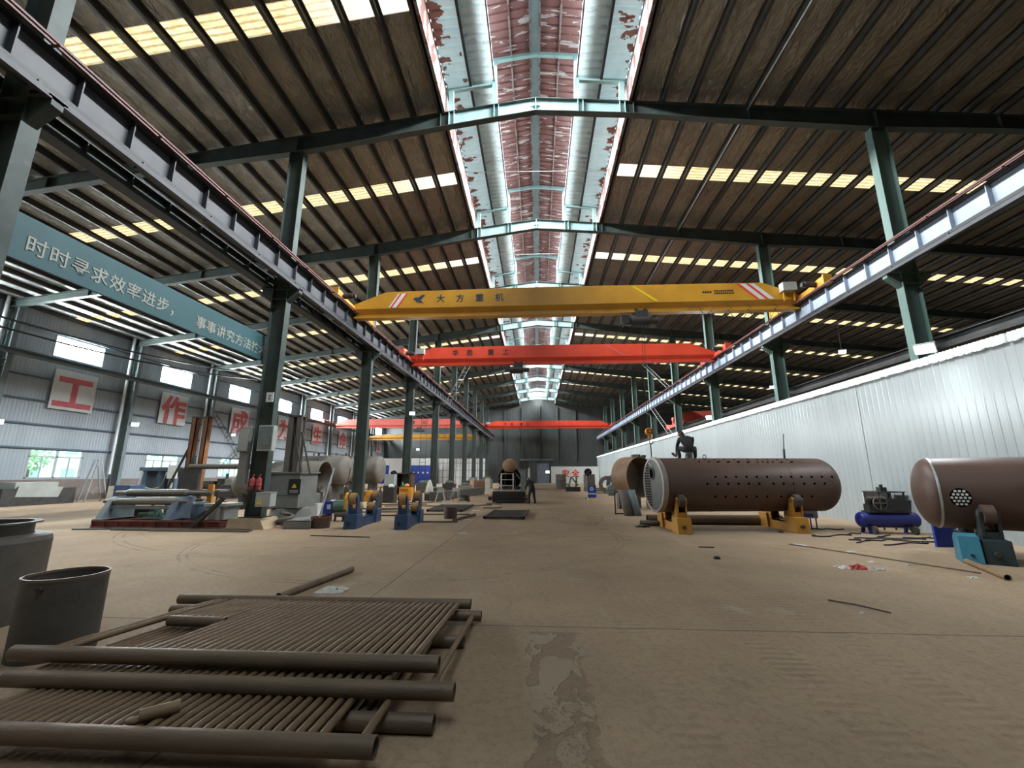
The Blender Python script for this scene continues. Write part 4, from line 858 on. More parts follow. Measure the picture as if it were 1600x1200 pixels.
part(t, 'mast_cap', MB().box(-9.3, 15.25, 3.86, -8.76, 15.55, 3.92), m_tank)
part(t, 'lead_screw', MB().cyl((-9.03, 15.4, 1.84), (-9.03, 15.4, 3.86), .035, n=10), m_alu)
for x in (-8.5, -8.2): part(t, 'brace', MB().bar((x - .55, 15.3, 3.3), (x, 15.15, 1.75), .05), m_dark)
t2 = thing('danger_board', 'black danger board with a yellow triangle on the grey machine', 'sign', (-8.66, 14.98, 1.08)); part(t2, 'board', MB().box(-8.88, 15.0, 1.06, -8.44, 15.02, 1.58), m_black); warn(t2, -8.66, 14.998, 1.28, .09)
part(t2, 'print', MB().box(-8.82, 14.99, 1.1, -8.5, 15.0, 1.13).box(-8.82, 14.99, 1.16, -8.5, 15.0, 1.2), m_lgrey)
solo('channel_offcut', 'short grey steel channel on the floor before the grey machine', 'steel channel', MB().box(-8.35, 14.05, .0, -7.45, 14.07, .26).box(-8.35, 14.05, .24, -7.45, 14.3, .26).box(-8.35, 14.05, 0, -7.45, 14.3, .02), m_grey, (-7.9, 14.2, 0))
solo('pipe_bundle_end', 'crumpled dusty hose coil between the column block and the grey machine', 'hose', MB().tube([(-8.72 + .2 * cos(a * .7) + a * .012, 14.6 + .2 * sin(a * .7), .05 + .03 * a) for a in range(16)], .06, 8), m_tank, (-8.9, 14.2, 0))
t = thing('rusty_bucket', 'round rusty steel tub on the floor holding a leaning pole', 'tub', (-7.3, 14.45, 0)); part(t, 'shell', MB().lathe([(.30, 0), (.31, .36), (.31, .36), (.295, .36), (.295, .36), (.29, .03), (0, .03)], (-7.3, 14.45, 0), n=28), m_boiler); part(t, 'rim', MB().lathe([(.315, .335), (.322, .365), (.3, .366)], (-7.3, 14.45, 0), n=28), m_rust)
solo('leaning_pole', 'pale pole leaning up out of the rusty tub', 'pole', MB().cyl((-7.42, 14.45, .05), (-7.25, 15.0, 1.95), .028, n=10), m_alu, (-7.42, 14.45, 0))
t = thing('low_cabinet', 'low white cabinet behind the rusty tub', 'cabinet', (-9.1, 17.2, 0)); part(t, 'body', MB().box(-9.5, 17.0, .05, -8.76, 17.6, .6), m_white, bev=.01); part(t, 'feet', MB().box(-9.48, 17.02, 0, -9.42, 17.58, .05).box(-8.84, 17.02, 0, -8.78, 17.58, .05), m_dark); part(t, 'control_case', MB().box(-9.35, 17.15, .6, -8.95, 17.5, 1.0), m_grey)
def gas(label, x, y, h, r, m, m2):
    t = thing('gas_cylinder', label, 'gas cylinder', (x, y, 0), group='gas cylinders'); q = h - .12
    part(t, 'shell', MB().lathe([(0, 0), (r, 0), (r, 0), (r, q - .18), (r * .93, q - .09), (r * .7, q - .02), (r * .35, q)], (x, y, 0), n=24), m)
    part(t, 'valve', MB().cyl((x, y, q), (x, y, h), .03, n=10).bar((x, y, h - .03), (x + .1, y - .02, h + .02), .035), m2); return t
gas('grey gas cylinder with a silver valve beside the green motor', -8.62, 17.5, 1.40, .125, m_tank, m_alu)
gas('brown gas cylinder between the grey one and the blue rotator', -8.32, 18.5, 1.42, .13, m_boiler, m_dark)
gas('short brown gas cylinder right of the first orange welder', -8.55, 23.2, 1.05, .14, m_boiler, m_dark)
t = thing('gear_motor', 'green ribbed gear motor with a blue terminal box on an iron stand', 'motor', (-7.6, 16.5, 0))
mb = MB().cyl((-7.82, 16.5, .56), (-7.36, 16.5, .56), .22, n=24).cyl((-7.36, 16.5, .56), (-7.3, 16.5, .56), .24, n=24)
for i in range(8): a = pi * 2 * i / 8; mb.box(-7.8, 16.5 + .2 * cos(a) - .012, .56 + .2 * sin(a) - .012, -7.38, 16.5 + .24 * cos(a) + .012, .56 + .24 * sin(a) + .012)
part(t, 'motor_body', mb, m_green)
part(t, 'reducer', MB().cyl((-7.75, 16.4, .26), (-7.0, 16.4, .26), .1, n=16).cyl((-7.45, 16.4, .26), (-7.3, 16.4, .26), .13, n=16).cyl((-7.1, 16.4, .26), (-7.0, 16.4, .26), .13, n=16), m_tank)
part(t, 'terminal_box', MB().box(-8.2, 16.35, .28, -7.84, 16.62, .74), m_vblue, 'blue terminal box', .008)
part(t, 'name_plate', MB().box(-8.06, 16.34, .45, -7.92, 16.35, .62), m_white)
part(t, 'stand', MB().bar((-7.75, 16.4, 0), (-7.7, 16.45, .36), .06).bar((-7.4, 16.4, 0), (-7.45, 16.45, .36), .06).box(-8.1, 16.4, 0, -7.95, 16.6, .3), m_dark)

# ------------------------------------------------------------------ welding rotators (turning rolls)
def rotator(label, loc, rz, mB, mW, mC, L_=2.5, group='blue rotators', guard=True):
    t = thing('welding_rotator', label, 'welding rotator', loc, rz, group)
    f = MB().box(-.13, -L_ / 2, .05, -.09, L_ / 2, .30).box(.09, -L_ / 2, .05, .13, L_ / 2, .30).box(-.15, -L_ / 2, 0, .15, L_ / 2, .05).box(-.13, -L_ / 2, .26, .13, L_ / 2, .30)
    part(t, 'base_beam', f, mB)
    for sg in (-1, 1):
        yc_ = sg * (L_ / 2 - .28)
        part(t, 'end_box', MB().prism([(yc_ - .32, 0), (yc_ + .32, 0), (yc_ + .26, .46), (yc_ - .26, .46)], 'x', -.21, .21), mB, bev=.012)
        cr = part(t, 'wheel_carrier', MB().prism([(yc_ - .18 - sg * .05, .46), (yc_ + .18 - sg * .05, .46), (yc_ + .13 + sg * .05, .80), (yc_ + .12 + sg * .10, 1.0), (yc_ + sg * .10, 1.06), (yc_ - .12 + sg * .10, 1.0), (yc_ - .16, .8)], 'x', .1, .15).prism([(yc_ - .18 - sg * .05, .46), (yc_ + .18 - sg * .05, .46), (yc_ + .13 + sg * .05, .80), (yc_ + .12 + sg * .10, 1.0), (yc_ + sg * .10, 1.06), (yc_ - .12 + sg * .10, 1.0), (yc_ - .16, .8)], 'x', -.15, -.1).box(-.1, yc_ - .12, .46, .1, yc_ + .12, .6), mB)
        for (dy, z, r) in ((sg * .10, .95, .19), (-sg * .30, .56, .17)):
            w_ = part(t, 'wheel', MB().cyl((-.09, yc_ + dy, z), (.09, yc_ + dy, z), r, n=28), mW)
            part(w_, 'hub', MB().cyl((-.16, yc_ + dy, z), (.16, yc_ + dy, z), .06, n=16), m_roll)
        part(t, 'lower_carrier', MB().prism([(yc_ - sg * .18, .3), (yc_ - sg * .46, .3), (yc_ - sg * .40, .6), (yc_ - sg * .2, .62)], 'x', .1, .14).prism([(yc_ - sg * .18, .3), (yc_ - sg * .46, .3), (yc_ - sg * .40, .6), (yc_ - sg * .2, .62)], 'x', -.14, -.1), mB)
        if guard: part(t, 'wheel_guard', MB().prism([(yc_ - .2 + sg * .1, .62), (yc_ - .16 + sg * .1, .62), (yc_ - .16 + sg * .1, .95), (yc_ - .1 + sg * .1, 1.06), (yc_ + sg * .1, 1.12), (yc_ + sg * .1, 1.16), (yc_ - .14 + sg * .1, 1.1), (yc_ - .2 + sg * .1, .97)], 'x', -.25, -.16), mC)
        part(t, 'shaft_end', MB().cyl((-.04, yc_ - .40, .2), (-.04, yc_ - .3, .2), .05, n=12), m_dark)
    return t
rotator('blue rotator with orange wheel guards right of the green motor', (-6.2, 15.4, 0), R(3), m_blue, m_tyre, m_orange, 2.6)
rotator('blue rotator with plain ochre wheels nearest the middle of the hall', (-4.5, 15.3, 0), R(3), m_blue, m_tyre, m_orange, 2.5, guard=False)
rotator('yellow rotator under the left end of the perforated boiler', (4.38, 14.68, 0), R(0), m_yel2, m_rubber, m_yel2, 2.2, 'yellow rotators under the boiler', False)
rotator('yellow rotator under the right end of the perforated boiler', (8.0, 15.04, 0), R(0), m_yel2, m_rubber, m_yel2, 2.2, 'yellow rotators under the boiler', False)
rotator('grimy dark teal rotator under the boiler at the right edge', (9.62, 10.32, 0), R(-31), m_darkteal, m_boiler, m_tealblue, 2.1, 'teal rotators', False)
t = thing('rotator_cover', 'bright teal-blue sheet box on the front of the dark rotator', 'cover', (9.62, 10.32, 0), R(-31))
part(t, 'sheet', MB().prism([(-1.16, 0), (-.62, 0), (-.66, .46), (-.80, .56), (-1.06, .52)], 'x', -.56, -.24), m_tealblue, bev=.01); part(t, 'latch', MB().cyl((-.4, -1.17, .16), (-.4, -1.1, .16), .03, n=10), m_dark)
solo('blue_plate', 'bright blue steel plate standing behind the teal rotator', 'plate', MB().prism([(9.78, 0), (10.3, 0), (10.3, .5), (9.78, .54)], 'y', 11.6, 11.66), m_vblue, (10, 11.6, 0))

# ------------------------------------------------------------------ orange welding machines
def welder(label, x0, y, w_, h_):
    t = thing('welding_machine', label, 'welding machine', (x0 + w_ / 2, y + .3, 0), group='orange welding machines')
    part(t, 'case', MB().box(x0, y, .08, x0 + w_, y + .62, h_), m_orange, bev=.015)
    g = MB()
    for i in range(6): g.box(x0 + .1 + i * .09, y - .006, h_ * .68, x0 + .14 + i * .09, y, h_ * .92)
    part(t, 'vent_slots', g, m_black); part(t, 'print', MB().box(x0 + .16, y - .005, h_ * .52, x0 + .5, y, h_ * .57).box(x0 + .22, y - .005, h_ * .42, x0 + .44, y, h_ * .46), m_black)
    for a in (x0 + .05, x0 + w_ - .15): part(t, 'wheel', MB().cyl((a, y + .1, .08), (a + .1, y + .1, .08), .08, n=14), m_rubber)
    part(t, 'handle', MB().tube([(x0 + .06, y + .1, h_), (x0 + .06, y + .1, h_ + .09), (x0 + w_ - .06, y + .1, h_ + .09), (x0 + w_ - .06, y + .1, h_)], .018, 8), m_dark); return t
welder('orange welding machine behind the first blue rotator', -10.07, 23.5, .78, .86)
welder('orange welding machine with a yellow helmet on top, behind the second rotator', -9.45, 29.2, .84, .86)
t = thing('hard_hat', 'yellow hard hat on top of the second orange welder', 'hard hat', (-9.0, 29.45, .95)); part(t, 'shell', MB().dome((-9.0, 29.45, .96), .17, .17, 'z', 1, 20, 6), m_orange); part(t, 'brim', MB().cyl((-9.02, 29.42, .95), (-9.02, 29.42, .97), .2, n=20), m_orange)
solo('green_bottle', 'small green bottle beside the yellow hard hat on the welder', 'bottle', MB().lathe([(.0, .95), (.06, .95), (.06, 1.12), (.03, 1.2), (.03, 1.24), (0, 1.24)], (-9.3, 29.5, 0), n=14), mat('green_plastic', (.05, .42, .18), (.04, .3, .12), .4), (-9.3, 29.5, .95))

# ------------------------------------------------------------------ grey tanks lying behind the left columns
def tank(label, xr, y, z, r, L_, open_=False, dome=.42, fit=3):
    t = thing('steel_tank', label, 'tank', (xr - L_ / 2, y, 0), group='grey tanks behind the left columns')
    if open_:
        part(t, 'shell', MB().pipe((xr - L_, y, z), (xr, y, z), r, r - .03, 40), m_tank); part(t, 'rear_disc', MB().cyl((xr - L_, y, z), (xr - L_ + .05, y, z), r - .03, n=40), m_inner)
    else:
        part(t, 'shell', MB().cyl((xr - L_, y, z), (xr, y, z), r, n=40, caps=False).dome((xr - L_, y, z), r, dome, 'x', -1, 40), m_tank); part(t, 'dished_end', MB().dome((xr, y, z), r, dome, 'x', 1, 40), m_tank)
    for i in range(fit): x = xr - L_ * (i + .5) / fit; part(t, 'nozzle', MB().cyl((x, y, z + r - .03), (x, y, z + r + .16), .07, n=12).cyl((x, y, z + r + .13), (x, y, z + r + .17), .11, n=12), m_tank)
    for x in (xr - L_ * .15, xr - L_ * .85): part(t, 'saddle', MB().prism([(y - r * .8, 0), (y + r * .8, 0), (y + r * .72, z - r * .62), (y, z - r + .03), (y - r * .72, z - r * .62)], 'x', x - .09, x + .09), m_dark)
    return t
tank('open-ended grey shell nearest in the row of tanks, beside the machine mast', -13.2, 26.2, 1.6, .95, 3.2, True)
tank('second grey tank in the row, its rounded end behind the grey gas cylinder', -14.0, 30.5, 2.05, 1.03, 4.0)
tank('third grey tank in the row, partly hidden by a green column', -14.9, 34.0, 2.2, 1.05, 4.0)
tank('farthest grey tank, seen right of the second green column', -14.2, 38.0, 2.15, 1.2, 3.4, fit=2)
tank('small grey tank left of the extinguisher column', -13.6, 22.0, 1.25, .65, 1.9, fit=1)
for i, (a, b, w_) in enumerate((((-12.9, 25.4, .0), (-12.4, 25.7, 2.0), .05), ((-12.0, 29.0, 0), (-12.9, 29.3, 3.2), .06), ((-10.6, 23.3, 0), (-10.35, 23.35, 2.1), .05))):
    solo('prop_bar', ['thin steel bar propped against the open grey shell', 'long bar leaning on the farthest grey tank', 'thin bar standing behind the first orange welder'][i], 'bar', MB().bar(a, b, w_), m_tank, a)

# ------------------------------------------------------------------ rusty twin mast machine behind the roller
t = thing('boom_mast', 'rusty twin mast with a horizontal grey boom behind the plate rolling machine', 'mast', (-15.1, 18.2, 0))
for x in (-15.42, -14.86): part(t, 'mast_channel', MB().box(x - .11, 18.1, .4, x + .11, 18.13, 4.28).box(x - .11, 18.1, .4, x - .08, 18.34, 4.28).box(x + .08, 18.1, .4, x + .11, 18.34, 4.28), m_rust)
part(t, 'mast_cap', MB().box(-15.53, 18.08, 4.24, -14.75, 18.36, 4.3), m_dark)
part(t, 'brace', MB().bar((-15.6, 18.3, 3.0), (-16.6, 18.3, .5), .07), m_dark)
part(t, 'boom', MB().cyl((-15.2, 18.0, 2.08), (-12.2, 18.0, 2.08), .11, n=18), m_tank)
part(t, 'carriage', MB().box(-15.6, 17.95, 1.0, -14.7, 18.1, 2.0).prism([(-15.3, 2.0), (-14.95, 2.0), (-15.1, 2.6)], 'y', 17.98, 18.08), m_dark)
part(t, 'base', MB().box(-16.8, 17.6, 0, -13.9, 18.8, .16).box(-15.9, 17.8, .16, -14.4, 18.6, .55), m_dark)
part(t, 'work_table', MB().box(-17.0, 17.9, 1.02, -13.6, 18.5, 1.1).bar((-16.8, 18.2, .16), (-16.8, 18.2, 1.02), .08).bar((-13.9, 18.2, .16), (-13.9, 18.2, 1.02), .08), m_tank)
part(t, 'boom_head', MB().box(-12.35, 17.85, 1.86, -12.05, 18.15, 2.3), m_lgrey)

# ================================================================== right side of the hall
# ------------------------------------------------------------------ perforated boiler on the yellow rotators
bx, by, bz, br = 6.5, 14.85, 1.42, .86
t = thing('boiler_shell', 'long perforated brown boiler shell lying on two yellow rotators', 'boiler', (bx, by, bz), R(6.5))
part(t, 'shell', MB().cyl((-2.72, 0, 0), (2.85, 0, 0), br, n=72, caps=False).cyl((-2.72, 0, 0), (-2.55, 0, 0), br - .02, n=72, caps=False), m_boiler)
part(t, 'dished_end', MB().dome((2.85, 0, 0), br, .47, 'x', 1, 72, 12), m_boiler)
part(t, 'weld_seam', MB().lathe([(br, -.9), (br + .006, -.9), (br + .006, -.87), (br, -.87)], (0, 0, 0), 'x', 72).lathe([(br, 1.45), (br + .006, 1.45), (br + .006, 1.48), (br, 1.48)], (0, 0, 0), 'x', 72), m_boiler)
part(t, 'end_ring', MB().lathe([(br + .004, -2.58), (br + .02, -2.6), (br + .02, -2.74), (br + .02, -2.74), (br - .05, -2.75), (br - .06, -2.72)], (0, 0, 0), 'x', 72), m_seam, 'pale ground edge ring')
HX = lambda y, z: -2.72 - .05 * sqrt(max(0, 1 - (y * y + z * z) / (br - .02) ** 2))
part(t, 'tube_sheet', MB().dome((-2.72, 0, 0), br - .02, .05, 'x', -1, 64, 10), mat('ground_steel_plate', (.105, .10, .092), (.075, .072, .068), .5, metal=.2, scale=2))
part(t, 'manhole', MB().lathe([(.16, HX(-.05, .36) - .03), (.20, HX(-.05, .36) - .03), (.20, HX(-.05, .36) - .03), (.20, HX(-.05, .36) + .06)], (0, -.05, .36), 'x', 28), m_plate)
part(t, 'manhole_opening', MB().cyl((HX(-.05, .36) - .028, -.05, .36), (HX(-.05, .36) + .05, -.05, .36), .165, n=28), m_hole)
mb = MB()
for iz in range(16):
    z = -.66 + iz * .085
    for iy in range(5):
        y = .16 + iy * .115
        if y * y + z * z < (br - .1) ** 2: mb.cyl((HX(y, z) - .006, y, z), (HX(y, z) + .04, y, z), .036, n=10)
part(t, 'tube_holes', mb, m_hole, 'rows of dark tube holes')
part(t, 'chalk_mark', MB().bar((HX(0, .6) - .004, 0, .6), (HX(.12, .68) - .004, .12, .68), .03, .006).bar((HX(.16, .58) - .004, .16, .58), (HX(.2, .7) - .004, .2, .7), .03, .006), m_white)
mb = MB()
for th, x0, n_ in ((70, -1.75, 11), (58, -1.35, 10), (56, -.75, 8), (17, -1.05, 12), (3, -1.35, 12), (-24, -1.1, 10)):
    a = R(th)
    for i in range(n_):
        x = x0 + i * .335 + (.12 if i > 5 else 0); c = V((x, -br * cos(a), br * sin(a))); d = V((0, -cos(a), sin(a))); mb.cyl(c - d * .03, c + d * .004, .038, n=12)
part(t, 'drilled_holes', mb, m_hole, 'dark drilled holes')
for x in (-1.52, -.92): part(t, 'lifting_lug', MB().tube([(x + .06 * cos(q), 0, br + .05 + .06 * sin(q)) for q in [2 * pi * i / 12 for i in range(13)]], .014, 8), m_dark)
part(t, 'nozzle_post', MB().cyl((2.0, .2, br - .05), (2.02, .2, br + .32), .035, n=12).cyl((2.02, .22, br + .2), (2.14, .28, br + .85), .016, n=8).cyl((3.22, .1, .3), (3.3, .1, .62), .05, n=12), m_dark)
t2 = thing('floor_pipe', 'long dark pipe on the floor under the perforated boiler', 'pipe', (5.9, 16.1, 0)); part(t2, 'pipe', MB().pipe((3.9, 16.1, .17), (8.6, 16.2, .17), .17, .15, 24), m_header)
solo('pipe_stub', 'short grey pipe on the floor left of the first yellow rotator', 'pipe', MB().pipe((3.55, 15.75, .09), (4.15, 15.6, .09), .09, .08, 18), m_plate, (3.8, 15.7, 0))
solo('steel_offcut', 'dark steel offcut on the floor before the pipe stub by the yellow rotator', 'offcut', MB().box(3.3, 15.2, 0, 3.75, 15.45, .04).box(3.45, 15.1, 0, 3.6, 15.5, .07), m_dark, (3.5, 15.3, 0))
# little stool under the seated man: it stands on the boiler's top
stx = 5.11
solo('stool_block', 'small dusty steel block used as a seat on top of the boiler', 'stool', MB().cyl((stx, 14.79, bz + br - .012), (stx, 14.79, bz + br + .17), .11, n=20).cyl((stx, 14.79, bz + br + .17), (stx, 14.79, bz + br + .2), .13, n=20), m_tank, (stx, 14.79, bz + br))

# ------------------------------------------------------------------ open brown shell behind the boiler
t = thing('open_shell', 'rust orange open-ended steel shell standing behind the left end of the boiler', 'steel shell', (4.85, 23.4, 0), R(33))
part(t, 'shell', MB().pipe((0, -.85, 1.62), (0, .25, 1.62), 1.03, 1.0, 56), m_brown)
part(t, 'inner_lining', MB().cyl((0, -.8, 1.62), (0, .23, 1.62), .995, n=56, caps=False), m_inner, 'dark inside of the shell')
part(t, 'rear_disc', MB().cyl((0, .21, 1.62), (0, .25, 1.62), 1.0, n=48), m_inner)
part(t, 'rim', MB().lathe([(1.0, -.86), (1.035, -.86), (1.035, -.83)], (0, 0, 1.62), 'y', 56), m_pipeb, 'bright cut rim')
for x, y in ((-.7, .1), (.7, .1), (-.7, -.6), (.7, -.6)): part(t, 'leg', MB().box(x - .09, y - .09, 0, x + .09, y + .09, .95), m_inner)
part(t, 'lug_row', MB().box(-.35, -.75, 2.62, -.28, -.6, 2.75).box(-.15, -.75, 2.64, -.08, -.6, 2.77).box(.05, -.75, 2.64, .12, -.6, 2.77).box(.3, -.75, 2.61, .55, -.6, 2.74), m_dark)
for i, (x, y, m) in enumerate(((3.90, 19.3, m_tank), (4.28, 19.35, m_gbluegrey))):
    mb = MB(); vs = []
    for k in range(11): a0 = -.25 + (pi + .5) * k / 10; vs += [(x + .17 * cos(a0), y - .17 * sin(a0), 0), (x - .16 + .17 * cos(a0), y + .4 - .17 * sin(a0), 1.08)]
    mb.add(vs, [(2 * k, 2 * k + 2, 2 * k + 3, 2 * k + 1) for k in range(10)], True)
    o = solo('half_pipe', ['brownish half pipe leaning before the orange shell', 'bluish grey half pipe leaning before the orange shell'][i], 'half pipe', mb, m, (x, y, 0)); q = o.modifiers.new('thick', 'SOLIDIFY'); q.thickness = .015
solo('pipe_stand', 'thin dark steel frame holding up the two leaning half pipes', 'frame', MB().bar((3.45, 19.95, 0), (3.45, 19.95, 1.0), .05).bar((4.5, 20.0, 0), (4.5, 20.0, 1.0), .05).bar((3.45, 19.95, .98), (4.5, 20.0, .98), .05).bar((3.45, 19.95, .03), (4.5, 20.0, .03), .05), m_dark, (4, 19.8, 0))

# ------------------------------------------------------------------ second boiler at the right edge
t = thing('boiler_shell', 'plain brown boiler with a tube-filled opening at the right edge', 'boiler', (10.2, 9.97, 1.345), R(-31))
q = .77
part(t, 'shell', MB().cyl((-1.3, 0, 0), (1.3, 0, 0), q, n=72, caps=False).cyl((1.27, 0, 0), (1.3, 0, 0), q, n=64), m_boiler)
part(t, 'dished_end', MB().dome((-1.3, 0, 0), q, .34, 'x', -1, 72, 12), m_boiler)
part(t, 'weld_seam', MB().lathe([(q, -1.32), (q + .008, -1.315), (q + .008, -1.28), (q, -1.275)], (0, 0, 0), 'x', 72), m_alu, 'shiny weld seam')
def patch(mb, xc, thc, rx, rz_, rad, n=28, k=4):
    vs = [(xc, -rad * cos(thc), rad * sin(thc))]
    for j in range(1, k + 1):
        for i in range(n):
            a = 2 * pi * i / n; x = xc + rx * j / k * cos(a); th = thc + rz_ * j / k * sin(a) / rad; vs.append((x, -rad * cos(th), rad * sin(th)))
    fs = [(0, 1 + i, 1 + (i + 1) % n) for i in range(n)]
    for j in range(k - 1): fs += [(1 + j * n + i, 1 + (j + 1) * n + i, 1 + (j + 1) * n + (i + 1) % n, 1 + j * n + (i + 1) % n) for i in range(n)]
    mb.add(vs, fs, True)
mb = MB(); patch(mb, -1.0, R(-6), .17, .20, q + .004); part(t, 'hand_hole', mb, m_hole, 'dark round opening')
mb = MB()
for i in range(-2, 3):
    for j in range(-2, 3):
        u, v_ = i * .075 + (j % 2) * .037, j * .068
        if u * u + v_ * v_ < .026: patch(mb, -1.0 + u * .9, R(-6) + v_ / q, .026, .026, q + .007, 12, 1)
part(t, 'tube_ends', mb, m_white, 'pale tube ends in the opening')

# ------------------------------------------------------------------ air compressor, table, hoses
t = thing('air_compressor', 'blue tank air compressor with a black pump by the white partition', 'air compressor', (10.6, 14.1, 0))
part(t, 'tank', MB().cyl((9.85, 14.1, .40), (11.35, 14.1, .40), .23, n=36, caps=False).dome((9.85, 14.1, .4), .23, .13, 'x', -1, 36).dome((11.35, 14.1, .4), .23, .13, 'x', 1, 36), m_cblue)
for x in (9.95, 11.2): part(t, 'foot', MB().bar((x, 13.93, 0), (x, 13.98, .25), .07).bar((x, 14.27, 0), (x, 14.22, .25), .07).box(x - .05, 13.9, 0, x + .05, 14.3, .03), m_cblue)
for x in (10.0, 11.15): part(t, 'wheel', MB().cyl((x - .04, 13.86, .12), (x + .04, 13.86, .12), .12, n=20), m_rubber)
part(t, 'deck', MB().box(10.0, 13.92, .62, 11.2, 14.28, .66), m_dark)
mb = MB().box(10.05, 13.98, .66, 10.5, 14.22, .86)
for x in (10.12, 10.3, 10.48):
    mb.cyl((x, 14.1, .84), (x, 14.0, 1.06), .08, n=16)
    for k in range(4): mb.cyl((x, 14.08 - k * .02, .88 + k * .045), (x, 14.07 - k * .02, .895 + k * .045), .1, n=16)
part(t, 'pump', mb, m_dark)
part(t, 'motor', MB().cyl((10.75, 14.1, .82), (11.15, 14.1, .82), .15, n=24).cyl((11.15, 14.1, .82), (11.22, 14.1, .82), .13, n=24).box(10.85, 13.9, .8, 11.05, 14.0, .95), m_black)
part(t, 'belt_guard', MB().prism([(10.1, .68), (11.15, .68), (11.2, .98), (10.6, 1.04), (10.1, 1.02)], 'y', 13.86, 13.9), m_black)
part(t, 'flywheel', MB().lathe([(.18, 13.83), (.2, 13.83), (.2, 13.87), (.18, 13.87)], (10.28, 0, .9), 'y', 28).bar((10.1, 13.85, .9), (10.46, 13.85, .9), .03).bar((10.28, 13.85, .72), (10.28, 13.85, 1.08), .03), m_tank)
t = thing('work_table', 'thin-legged white-backed table beside the compressor at the partition', 'table', (11.45, 15.2, 0))
part(t, 'table_top', MB().box(11.05, 14.9, 1.16, 11.9, 15.6, 1.2), m_dark); part(t, 'back_board', MB().box(11.05, 15.56, .45, 11.9, 15.6, 1.16), m_white)
for x, y in ((11.09, 14.94), (11.86, 14.94), (11.09, 15.55), (11.86, 15.55), (11.45, 14.94)): part(t, 'leg', MB().bar((x, y, 0), (x, y, 1.16), .04), m_dark)
solo('small_motor_unit', 'small black pump on the table beside the compressor', 'pump', MB().box(11.3, 15.1, 1.2, 11.5, 15.3, 1.33).cyl((11.4, 15.2, 1.33), (11.4, 15.2, 1.42), .05, n=12), m_black, (11.4, 15.2, 1.2))
rr = random.Random(9)
for i, (a, b) in enumerate((((9.6, 13.9), (7.9, 13.2)), ((10.2, 13.5), (8.4, 12.6)), ((11.2, 13.4), (8.2, 12.2)), ((11.4, 12.7), (8.6, 11.7)), ((11.4, 13.0), (9.4, 12.9)), ((11.6, 12.2), (9.6, 12.5)), ((9.9, 14.9), (8.7, 15.1)))):
    pts = []
    for k in range(10): u = k / 9; pts.append((a[0] + (b[0] - a[0]) * u + rr.uniform(-.08, .08), a[1] + (b[1] - a[1]) * u + rr.uniform(-.16, .16), .022))
    solo('floor_cable', 'dark floor cable near the compressor, %s counted from the second yellow rotator' % ORD[i], 'cable', MB().tube(pts, .018, 7), m_cable, pts[0], 'cables by the compressor')
t = thing('grinding_unit', 'small white and blue power unit on thin legs right of the second yellow rotator', 'power unit', (8.75, 15.0, 0))
part(t, 'body', MB().box(8.35, 14.95, .35, 9.1, 15.35, .58), m_lgrey); part(t, 'blue_band', MB().box(8.45, 14.94, .38, 8.95, 14.95, .5), m_vblue)
for x in (8.4, 9.05): part(t, 'leg', MB().bar((x, 15.0, 0), (x, 15.0, .35), .03).bar((x, 15.3, 0), (x, 15.3, .35), .03), m_dark)
solo('brown_pipe', 'brown pipe lying on the floor at the right edge before the teal rotator', 'pipe', MB().pipe((8.55, 9.55, .05), (7.87, 8.12, .05), .05, .043, 18), m_pipeb, (8.2, 8.9, 0))
solo('thin_rod', 'thin dark rod lying on the floor before the compressor cables', 'rod', MB().tube([(6.35, 11.75, .02), (6.9, 10.7, .02), (7.5, 9.4, .02), (7.9, 8.6, .02)], .012, 7), m_boiler, (7, 10.5, 0))
solo('thin_rod', 'short dark rod lying on bare floor in the right foreground', 'rod', MB().tube([(4.08, 6.75, .012), (4.3, 6.5, .02), (4.5, 6.2, .012)], .010, 7), m_boiler, (4.3, 6.5, 0))
solo('thin_rod', 'short dark rod lying on the floor between the bag and the first yellow rotator', 'rod', MB().tube([(3.9, 11.2, .015), (4.25, 11.15, .015)], .014, 7), m_dark, (4, 11.2, 0))
solo('thin_rod', 'long thin rod on the floor before the rusty tub', 'rod', MB().tube([(-6.6, 12.55, .015), (-4.75, 12.3, .015)], .016, 7), m_dark, (-5.7, 12.4, 0))
crumple(6.0, 8.95, .34, .26, .09, m_redbag, 21, 'crumpled red plastic bag on the floor at the right', 'plastic_bag', 'plastic bag')
crumple(5.82, 9.0, .26, .3, .06, m_cloth, 22, 'crumpled white plastic bag touching the red one', 'plastic_bag', 'plastic bag'); crumple(6.3, 8.86, .3, .14, .05, m_cloth, 23, 'torn white plastic strip right of the red bag', 'plastic_bag', 'plastic bag')
for i, (x, y, w_, lab) in enumerate(((6.55, 11.7, .35, 'white paper scrap left of the thin rod before the compressor'), (7.48, 8.3, .16, 'white paper scrap beside the brown pipe'), (6.75, 9.6, .14, 'small white scrap right behind the red bag'), (7.3, 9.35, .12, 'small white scrap between the bag and the teal rotator'), (4.15, 6.2, .08, 'tiny yellowish scrap beside the short rod'), (7.2, 10.8, .2, 'white scrap before the cables of the compressor'),
    (-2.3, 13.3, .3, 'white paper scrap on the floor joint in the middle of the hall'), (-2.75, 17.2, .35, 'pale sheet of card by the steel ring'), (-2.3, 5.9, .1, 'tiny scrap on the floor near the tube panels'), (-5.0, 16.4, .3, 'pale brick-like block between the ring and the second blue rotator'), (-3.1, 21.6, .5, 'pale board on the floor behind the dark tube frames'))):
    crumple(x, y, w_, w_ * .6, .03, m_paper, 40 + i, lab, 'paper_scrap', 'scrap', 6)
